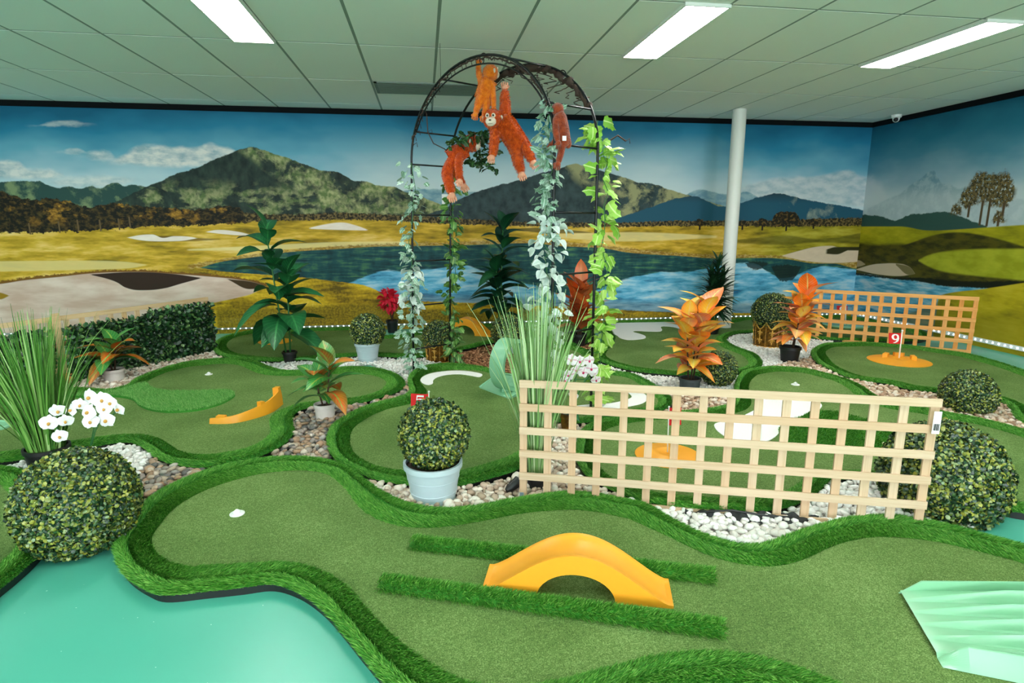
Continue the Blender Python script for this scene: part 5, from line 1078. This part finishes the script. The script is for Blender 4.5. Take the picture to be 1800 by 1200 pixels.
def ape(label, d, body, mat, furmat, hands, head, face, fl=.014, nf=9000, skin='peach_plush', dz=None):
    """body: dict joint -> (px, py, depth offset, radius px), chains of joints; all at optical depth d"""
    s = d/FPX; J, chains = body; names = list(J); pos = {k: pp(v[0], v[1], d+v[2]) for k, v in J.items()}; base = pos[names[0]].copy()
    t = empty('plush_ape', base, 0, label, 'plush toy', 'plush apes hanging on the arch')
    ed = [(names.index(a), names.index(b_)) for ch in chains for a, b_ in zip(ch, ch[1:])]
    o = skin_body('body', [(pos[k], J[k][3]*s) for k in names], ed, mat, t, base)
    if furmat: fur(o, nf, fl, furmat, t)
    # head with face
    hp = pp(head[0], head[1], d+head[2]) - base; r = head[3]*s
    hd = B().ball(hp, (r, r, r*1.05), 18, 12).build('head', mat, t, True)
    if furmat: fur(hd, nf//6, fl*.8, furmat, hd)
    toc = (-(pp(head[0], head[1], 1)-CAMV)).normalized(); up_ = Vector((0, 0, 1)); sd = toc.cross(up_).normalized()
    if face is not None:
        fd = (sd*-face[0] + up_*face[1] + toc*face[2]).normalized(); fs = fd.cross(up_).normalized(); fu = fs.cross(fd)
        def el(nm, c, rad, m):
            b_ = B().ball((0, 0, 0), 1, 14, 10); b_.v = [tuple(hp + c + fs*x*rad[0] + fu*z*rad[2] + fd*y*rad[1]) for x, y, z in b_.v]; b_.build(nm, MT[m], hd, True)
        el('muzzle', fd*r*.82 - fu*r*.22, (r*.62, r*.4, r*.52), 'cream_plush'); el('nose', fd*r*1.2 - fu*r*.05, (r*.16, r*.06, r*.08), 'stem_brown'); el('mouth', fd*r*1.16 - fu*r*.42, (r*.3, r*.05, r*.025), 'stem_brown')
        for sg in (-1, 1):
            el('eye_patch', fd*r*.86 + fu*r*.4 + fs*sg*r*.34, (r*.24, r*.18, r*.26), 'cream_plush'); el('eye', fd*r*1.0 + fu*r*.42 + fs*sg*r*.34, (r*.12, r*.09, r*.12), 'black_plastic')
            el('ear', fu*r*.1 + fs*sg*r*1.0, (r*.2, r*.12, r*.28), 'cream_plush')
    # hands and feet with five digits
    for (k, frm) in hands:
        c = pos[k] - base; dr = (pos[k]-pos[frm]).normalized(); w = J[k][3]*s*1.0; sdv = dr.cross(toc).normalized()
        b_ = B(); b_.ball(c + dr*w*.3, (w*.95, w*.95, w*.95), 12, 8)
        for q in range(4):
            o_ = sdv*(q-1.5)*w*.5; b_.tube([c + dr*w*.6 + o_, c + dr*w*(1.5+.12*(q in (1, 2))) + o_*1.15, c + dr*w*(1.9+.2*(q in (1, 2))) + o_*1.1 - toc*w*-.25], [w*.27, w*.25, w*.15], 7)
        b_.tube([c + sdv*w*.7, c + sdv*w*1.2 + dr*w*.5, c + sdv*w*1.25 + dr*w*.95], [w*.27, w*.24, w*.15], 7); b_.build('hand', MT[skin], t, True)
    return t, base
dC = od(AL.lerp(AR, .5)+UPZ*2.1)
ape('bright orange plush ape hanging by one arm at the arch top, seen from behind', od(hA[int(len(hA)*.42)])-.02, ({'c': (852,158,0,15.5), 'h': (848,171,0,15.5), 'n': (858,143,0,10), 'sl': (846,144,0,7.5), 'el': (841,126,0,5.5), 'wl': (841,111,0,4.5), 'sr': (864,148,-.02,7), 'er': (867,170,-.02,5.2), 'wr': (868,190,-.02,4.4), 'kl': (839,187,-.01,6.2), 'fl': (836,201,-.02,5.2), 'hr': (855,178,-.01,8), 'kr': (854,192,-.01,6.2), 'fr': (851,205,-.02,5.4)},
    [('c', 'n'), ('c', 'h'), ('n', 'sl', 'el', 'wl'), ('n', 'sr', 'er', 'wr'), ('h', 'kl', 'fl'), ('h', 'hr', 'kr', 'fr')]), MT['orange_plush'], MT['orange_fur'], [('wl', 'el'), ('wr', 'er'), ('fl', 'kl'), ('fr', 'kr')], (862,128,0,13.5), (.8, 0, -.5), .008, 5000, 'orange_plush')
ape('big rust red plush ape with pale muzzle hanging in the middle of the arch', dC+.08, ({'c': (896,230,0,19), 'h': (909,248,0,19), 'n': (884,214,0,14), 'sl': (888,203,0,10.5), 'el': (888,180,0,9), 'wl': (887,156,0,6), 'sr': (870,232,-.04,8.5), 'er': (869,254,-.05,7.8), 'wr': (865,275,-.05,6), 'hl': (907,262,0,11.5), 'kl': (911,285,-.02,9), 'fl': (917,305,-.03,6.3), 'hr': (921,253,0,12), 'kr': (929,270,-.02,9.5), 'fr': (937,285,-.03,6.3)},
    [('c', 'n'), ('c', 'h'), ('n', 'sl', 'el', 'wl'), ('n', 'sr', 'er', 'wr'), ('h', 'hl', 'kl', 'fl'), ('h', 'hr', 'kr', 'fr')]), MT['rust_plush'], MT['rust_fur'], [('wl', 'el'), ('wr', 'er'), ('fl', 'kl'), ('fr', 'kr')], (866,209,-.06,15.5), (-.25, -.05, .95), .016, 12000)
ape('deep rust plush ape bent over under dark ivy at the left of the arch', dM+.02, ({'c': (803,270,0,16), 'h': (785,281,0,15), 'n': (819,258,0,12), 'sr': (806,278,-.05,8), 'er': (806,298,-.06,7), 'wr': (808,317,-.06,5.5), 'kl': (787,312,0,10), 'fl': (794,342,-.01,6.8), 'hr': (795,292,.05,9), 'kr': (806,310,.05,7.5), 'fr': (815,326,.05,6)},
    [('c', 'n'), ('c', 'h'), ('n', 'sr', 'er', 'wr'), ('h', 'kl', 'fl'), ('h', 'hr', 'kr', 'fr')]), MT['deep_rust_plush'], MT['rust_fur'], [('wr', 'er'), ('fl', 'kl'), ('fr', 'kr')], (829,251,-.02,14), (.9, -.2, .2), .012, 8000)
t, base = ape('brown plush ape clinging to the right arch post with a white tag', od(AR+UPZ*ZS)-.02, ({'c': (988,218,0,12.5), 'h': (992,240,0,12.5), 'n': (984,200,0,11.5), 'sl': (977,214,-.02,7), 'el': (977,233,-.03,6.4), 'wl': (981,250,-.03,5.5), 'hl': (988,258,0,7.5), 'kl': (985,273,0,6.5), 'fl': (981,287,0,5.8), 'hr': (999,252,.02,7), 'fr': (999,262,.03,6), 'hz': (978,248,.04,7), 'fz': (962,262,.05,6)},
    [('c', 'n'), ('c', 'h'), ('n', 'sl', 'el', 'wl'), ('h', 'hl', 'kl', 'fl'), ('h', 'hr', 'fr'), ('h', 'hz', 'fz')]), MT['brown_plush'], None, [('wl', 'el'), ('fl', 'kl')], (980,193,.01,11.5), None, skin='brown_plush')
q = pp(992, 243, od(AR+UPZ*ZS)-.09) - base; B().box((-.012, -.001, -.014), (.012, .001, .014), Matrix.Translation(q) @ Matrix.Rotation(-YAW, 4, 'Z')).build('tag', MT['tag_white'], t)

# ------------------------------------------------------------------ course obstacles
def bridge(label, a, b_, W, hgt, deckz, base_z=FELT):
    """hump bridge from a to b (ground pixels of the near side), width W away from the viewer"""
    A = gp(*a, base_z); Bp = gp(*b_, base_z); d = Bp-A; L = d.length; rz = math.atan2(d.y, d.x); t = empty('hump_bridge', A, rz, label, 'obstacle', 'yellow hump bridges'); n = 40
    def top(x):
        u = abs(x/L-.5)*2; return .012 + (hgt-.012)*(.5+.5*math.cos(PI*min(1, u*1.04)))**.64 if u < .96 else .012
    R = L*.205; cx = L*.5; hz = hgt*.58
    def under(x):
        q = (x-cx)/R; return hz*math.sqrt(max(0, 1-q*q)) if abs(q) < 1 else 0.
    xs = sorted(set([L*i/n for i in range(n+1)] + [cx-R, cx+R, cx-R*.985, cx+R*.985, cx-R*.93, cx+R*.93])); v = []; f = []; m = len(xs)
    ys = [0, .012, W*.12, W*.2, W*.5, W*.8, W*.88, W-.012, W]; dip = [0.0, .0, .004, .012, .014, .012, .004, .0, 0]
    for j, y in enumerate(ys):
        for x in xs:
            rim = 0 if (x < L*.001 or x > L*.999) else 1; v.append((x, y, max(.004, top(x) - dip[j]*rim*.8)))
    k = len(ys)
    for j in range(k-1):
        for i in range(m-1): f.append((j*m+i, j*m+i+1, (j+1)*m+i+1, (j+1)*m+i))
    o = len(v)
    for y in (0, W):
        for x in xs: v.append((x, y, min(under(x), top(x)-.012)))
    for i in range(m-1):
        f.append((o+i, o+i+1, i+1, i)); f.append(((k-1)*m+i, (k-1)*m+i+1, o+m+i+1, o+m+i)); f.append((o+i+1, o+i, o+m+i, o+m+i+1))
    f.append((0, (k-1)*m, o+m, o)); f.append((m-1, o+m-1, o+2*m-1, (k-1)*m+m-1))
    ob = B().add(v, f).build('deck', MT['yellow_plastic'], t, True, sharp=.5)
    return t
p0 = gp(847, 1040, FELT); hb = pl(1010, 940, gp(1010, 1005, FELT)).z - FELT
bridge('big yellow hump bridge on the foreground green', (847, 1040), (1184, 1070), .165, hb+.016, 0)
hb2 = pl(820, 562, gp(830, 592, FELT)).z - FELT
bridge('small yellow hump bridge on the back green behind the crown planter', (770, 586), (862, 592), .16, hb2, 0)
# curved yellow bank on the left green
def bank():
    q = [gp(368, 745, FELT), gp(410, 744, FELT), gp(450, 735, FELT), gp(480, 724, FELT), gp(498, 710, FELT)]; base = q[0].copy(); t = empty('curved_bank', base, 0, 'curved yellow bank ramp rising to the right on the left green', 'obstacle')
    P, _ = [], 0; n = 24
    for i in range(n+1):
        u = i/n*4; k = min(int(u), 3); fr = u-k; p0 = q[max(k-1, 0)]; p1 = q[k]; p2 = q[k+1]; p3 = q[min(k+2, 4)]
        P.append(.5*((2*p1) + (p2-p0)*fr + (2*p0-5*p1+4*p2-p3)*fr*fr + (-p0+3*p1-3*p2+p3)*fr**3))
    v = []; f = []; m = 8
    for i, c in enumerate(P):
        tg = (P[min(i+1, n)]-P[max(i-1, 0)]).normalized(); inn = Vector((-tg.y, tg.x, 0)); u = i/n; h = .035 + .085*u**1.3
        prof = [(0, 0), (.004, h*.6), (.012, h), (.022, h), (.034, h*.55), (.055, h*.22), (.085, .012), (.10, 0)]
        for y, z in prof: v.append(c + inn*y - base + Vector((0, 0, z)))
    for i in range(n):
        for j in range(m-1): f.append((i*m+j, (i+1)*m+j, (i+1)*m+j+1, i*m+j+1))
    f.append(tuple(range(m))); f.append(tuple(range((n+1)*m-1, n*m-1, -1)))
    B().add(v, f).build('bank_wall', MT['yellow_plastic'], t, True, sharp=.5)
    for i, (hh, ww) in ((n-1, (.138, .022)), (int(n*.66), (.098, .016)), (3, (.050, .03))):
        c = P[i]-base; tg = (P[min(i+1, n)]-P[i-1]).normalized(); a = math.atan2(tg.y, tg.x)
        B().prism([(-ww, .012), (ww, .012), (ww, .045), (-ww, .055)], .0, hh, Matrix.Translation(c) @ Matrix.Rotation(a, 4, 'Z')).build('stop_block', MT['yellow_plastic'], t)
bank()
# flag discs
def stroke(pts, w, z=0., n=8):
    """flat ribbon with varying width in the xz plane"""
    P = [Vector((x, 0, y)) for x, y in pts]; v = []; f = []
    for i, p in enumerate(P):
        d = (P[min(i+1, len(P)-1)]-P[max(i-1, 0)]).normalized(); nrm = Vector((-d.z, 0, d.x)); v += [p+nrm*w[i]*.5, p-nrm*w[i]*.5]
        if i: f.append((2*i-2, 2*i-1, 2*i+1, 2*i))
    return v, f
def digit(ch):
    b = B()
    if ch == '9':
        el = [(.5+.27*math.cos(a), .64+.25*math.sin(a)) for a in np.linspace(0, 2*PI, 29)]; b.add(*stroke(el, [.10+.11*abs(math.cos(a)) for a in np.linspace(0, 2*PI, 29)]))
        tail = [(.77, .64), (.79, .5), (.74, .34), (.62, .2), (.45, .1), (.28, .06)]; b.add(*stroke(tail, [.2, .21, .2, .16, .1, .03]))
    else:
        b.add(*stroke([(.28, .86), (.8, .86)], [.14, .16])); b.add(*stroke([(.31, .9), (.28, .5)], [.07, .07]))
        a = [(.28, .52), (.42, .6), (.58, .6), (.72, .5), (.75, .34), (.66, .18), (.5, .09), (.34, .12), (.25, .22)]; b.add(*stroke(a, [.04, .08, .13, .18, .2, .17, .1, .08, .14]))
    return b
def flag(label, top, base, corners, ch, group='red numbered flags', lean=0):
    """top, base: photo pixels of pole tip and foot (foot on the felt); corners: flag x range and y range px; mirrored when it hangs to the left"""
    p = gp(*base, FELT); s = mpp(p); t = empty('hole_flag', p, 0, label, 'flag', group); tp = pl(*top, p)-p
    B().tube([(0, 0, 0), tp], [1.3*s, .9*s], 8).build('pole', MT['white_plastic'], t, True); B().ball(tp, 1.8*s, 8, 6).build('pole_tip', MT['white_plastic'], t, True)
    x0, x1, y0, y1 = corners; a, b_, c, d = [pl(x, y, p)-p for x, y in ((x0, y0), (x1, y0), (x1, y1), (x0, y1))]
    v = []; f = []; n = 10; toc = -FH
    for i in range(n+1):
        u = i/n; w = toc*.006*math.sin(u*5)*(1 if x1 > x0 else 1)
        for q in (a.lerp(b_, u)+w, d.lerp(c, u)+w): v += [q, q - toc*.0012]
    for i in range(n):
        k = i*4; f += [(k, k+4, k+6, k+2), (k+1, k+3, k+7, k+5), (k, k+1, k+5, k+4), (k+2, k+6, k+7, k+3)]
    f += [(0, 2, 3, 1), (n*4, n*4+1, n*4+3, n*4+2)]
    cl = B().add(v, f).build('cloth', MT['red_flag'], t, True, sharp=.5)
    g = digit(ch); l, r = (a, b_) if x0 < x1 else (b_, a); lb, rb = (d, c) if x0 < x1 else (c, d); q = []
    for x, y, z in g.v:
        xx = .12+.76*x; top_ = l.lerp(r, xx); bt = lb.lerp(rb, xx); u = xx if x0 < x1 else 1-xx; q.append(tuple(bt.lerp(top_, .04+.92*z) + toc*(.0025+.006*math.sin(u*5))))
    g.v = q; g.build('number', MT['tag_white'], cl)
    return t
def disc(label, c, rx, ry_hint, blocks, ring=True):
    p = gp(*c, FELT); s = mpp(p); R = rx*s; t = empty('yellow_disc', (p.x, p.y, FELT), 0, label, 'obstacle', 'yellow target discs')
    B().lathe([(R, -.002), (R, .004), (R*.8, .013), (R*.45, .022), (R*.36, .027), (R*.30, .024), (R*.15, .018), (.002, .018)], 48).build('disc', MT['yellow_plastic'], t, True, sharp=.9)
    B().lathe([(R*.1, .0185), (R*.1, .0215), (R*.06, .022), (.001, .022)], 20, bot=False).build('boss', MT['yellow_plastic'], t, True, sharp=.6)
    for k in range(blocks):
        a = (.9, 2.2, -.5, 3.6)[k]; M = Matrix.Translation((R*.42*math.cos(a), R*.42*math.sin(a), .016)) @ Matrix.Rotation(a, 4, 'Z'); B().prism([(-.02, -.035), (.02, -.05), (.02, .05), (-.02, .035)], 0, .045, M).build('bumper_block', MT['yellow_plastic'], t)
disc('yellow target disc with raised blocks on the right oval green', (1580, 634), 49, 15, 3)
disc('yellow target disc behind the front trellis', (1174, 800), 57, 23, 0)
disc('yellow target disc on the back left green', (484, 600), 28, 7, 0)
flag('red flag with a white nine on the right oval green', (1586, 581), (1580, 632), (1584, 1563, 585, 604), '9')
flag('red flag with a white five rising behind the front potted boxwood', (754, 688), (751, 775), (754, 722, 692, 714), '5')
flag('red flag with a white five seen through the front trellis', (1176, 715), (1173, 800), (1176, 1198, 716, 747), '5')
flag('red flag with a white nine behind the right trellis', (1487, 536), (1486, 572), (1471, 1490, 537, 551), '9')
p = gp(484, 598, FELT); t = empty('flag_pole', p, 0, 'white flag pole on the disc of the back left green', 'pole'); s = mpp(p); B().tube([(0, 0, .01), pl(481, 560, p)-p], 1.1*s, 8).build('pole', MT['white_plastic'], t, True); B().tube([(0, 0, .008), (0, 0, .03)], 2.*s, 10).build('pole_socket', MT['white_plastic'], t, True)
# mint loop
def loop():
    p = gp(900, 690, FELT); s = mpp(p); base = p.copy(); t = empty('loop_obstacle', p, 0, 'mint green loop-the-loop obstacle with tray on the central green', 'obstacle')
    Rr = 45*s; Wd = 30*s; ax = (RT*.80 - FH*.60).normalized(); e1 = Vector((-ax.y, ax.x, 0)); c0 = pl(896, 641, p) - p + FH*.02
    v = []; f = []; n = 44; rings = ((Rr, -.5), (Rr, .5), (Rr*.86, .5), (Rr*.86, -.5))
    for i in range(n):
        a = 2*PI*i/n
        for r, w in rings: v.append(c0 + ax*(w*Wd) + e1*(r*.86*math.cos(a)) + Vector((0, 0, r*1.02*math.sin(a))))
    for i in range(n):
        j = (i+1) % n
        for q in range(4): f.append((i*4+q, i*4+(q+1) % 4, j*4+(q+1) % 4, j*4+q))
    B().add(v, f).build('loop', MT['mint_plastic'], t, True, sharp=.6)
    g = [gp(843, 682, FELT)-base, gp(876, 666, FELT)-base, gp(915, 672, FELT)-base, gp(918, 692, FELT)-base, gp(896, 702, FELT)-base]
    n5 = len(g); B().add([q+Vector((0, 0, .001)) for q in g] + [q+Vector((0, 0, z)) for q, z in zip(g, (.008, .05, .05, .03, .012))], [tuple(range(n5, 2*n5))] + [(i, (i+1) % n5, n5+(i+1) % n5, n5+i) for i in range(n5)]).build('tray', MT['mint_plastic'], t)
    B().tube([g[0]+Vector((0, 0, .012)), g[1]+Vector((0, 0, .055)), g[2]+Vector((0, 0, .06))], .006, 8).build('tray_rim', MT['mint_plastic'], t, True)
    B().tube([g[2]+Vector((0, 0, .05)), g[3]+Vector((0, 0, .035)), g[4]+Vector((0, 0, .015))], .005, 8).build('tray_rim', MT['mint_plastic'], t, True)
    q = [pl(878, 660, p)-p, pl(915, 668, p)-p]; B().box((-.07, -.05, 0), (.07, .05, .06), Matrix.Translation(c0*1.0 + Vector((0, 0, -c0.z)))).build('loop_foot', MT['mint_plastic'], t)
loop()
# ridged mint tray at the right edge
def tray():
    A, D = gp(1581, 1043, FELT), gp(1657, 1174, FELT); Bq, Cq = gp(1960, 1046, FELT), gp(2090, 1262, FELT); base = A.copy(); t = empty('ridged_tray', base, 0, 'ridged mint green plastic tray at the right edge of the foreground green', 'obstacle')
    nu, nv = 24, 92; v = []; f = []
    for i in range(nu+1):
        u = i/nu; a = A.lerp(Bq, u); d = D.lerp(Cq, u)
        for j in range(nv+1):
            q = j/nv; k = q*5.8; tri = min(1, (k % 1.0)*1.25) if (k % 1.0) < .8 else (1-(k % 1.0))*5; tri = 1-tri; e = min(1, u*2.2); nr_ = max(0, min(1, (q-.86)/.03)); g_ = min(1, u*9); z = .006 + (.008 + .046*e*(1-tri))*(1-nr_); z = z if q < .86 else z + (.058*g_*(1-max(0, (q-.90)/.10)) - .004)*nr_
            v.append(a.lerp(d, q) - base + Vector((0, 0, z)))
    m = nv+1
    for i in range(nu):
        for j in range(nv): f.append((i*m+j, i*m+j+1, (i+1)*m+j+1, (i+1)*m+j)[::-1])
    B().add(v, f).build('ridged_surface', MT['mint_plastic'], t)
    for a, d, nm in ((A, Bq, 'side_wall'),):
        e = (d-a).normalized(); L = (d-a).length; B().add([a-base, d-base, d-base+Vector((0, 0, .05)), a-base+e*L*.10+Vector((0, 0, .05))] + [q-base+Vector((0, -.006 if a is D else .006, 0)) for q in (a, d, d+Vector((0, 0, .05)), a+e*L*.10+Vector((0, 0, .05)))],
            [(0, 1, 2, 3), (7, 6, 5, 4), (3, 2, 6, 7), (0, 3, 7, 4), (0, 4, 5, 1), (1, 5, 6, 2)]).build(nm, MT['mint_plastic'], t)
tray()
def mint_plate(label, c, rx, ry, z=FELT):
    p = gp(*c, z); s = mpp(p); t = empty('mint_plate', (p.x, p.y, z), -YAW, label, 'obstacle'); k = 30; R = rx*s
    b = B().lathe([(R, 0), (R*1.0, .012), (R*.93, .02), (R*.86, .012), (.001, .012)], 40); b.v = [(x, y*ry, z_) for x, y, z_ in b.v]; b.build('plate', MT['mint_plastic'], t, True, sharp=.6)
    B().lathe([(R*.2, .012), (R*.16, .022), (.001, .022)], 20, bot=False).build('boss', MT['mint_plastic'], t, True, sharp=.6)
mint_plate('flat mint green plate behind the right trellis', (1487, 571), 38, .95)
mint_plate('mint green plate behind the tall grass at the left edge', (-30, 752), 44, .7)
# cable, spotlight and ground cloth by the front trellis
p = gp(903, 868); t = empty('garden_spotlight', p, .5, 'small black garden spotlight at the left foot of the front trellis', 'spotlight')
B().lathe([(.012, -.05), (.022, -.03), (.026, .02), (.03, .035), (.024, .035), (.02, .02)], 16).build('lamp_head', MT['black_plastic'], t, True, M=Matrix.Translation((0, 0, .05)) @ Matrix.Rotation(1.2, 4, 'Y'), sharp=.6)
B().tube([(0, 0, 0), (.01, 0, .03), (0, 0, .05)], .006, 8).build('bracket', MT['black_plastic'], t, True); B().lathe([(.03, 0), (.028, .008), (.006, .01)], 16, top=True).build('foot', MT['black_plastic'], t, True, sharp=.6)
a, q = gp(1203, 912), gp(1438, 922); t = empty('ground_cloth', a, math.atan2((q-a).y, (q-a).x), 'crumpled black ground cloth along the foot of the front trellis', 'cloth'); L = (q-a).length; v = []; f = []; n = 40; m = 8
for i in range(n+1):
    u = i/n; w = .045*math.sin(PI*u)**.4*(1+.25*math.sin(u*17))
    for j in range(m+1):
        k = j/m; v.append((L*u, -w + 2.2*w*k, .022 + .018*math.sin(PI*k)*(1+.6*math.sin(u*31+k*3)) + .006*math.sin(u*53-k*7)))
for i in range(n):
    for j in range(m): f.append((i*(m+1)+j, (i+1)*(m+1)+j, (i+1)*(m+1)+j+1, i*(m+1)+j+1))
B().add(v, f).build('cloth', MT['black_fabric'], t, True); B().tube([(L*.1, -.02, .05), (L*.35, .0, .055), (L*.6, -.03, .05), (L*.95, .0, .03)], .005, 6).build('cord', MT['black_plastic'], t, True)
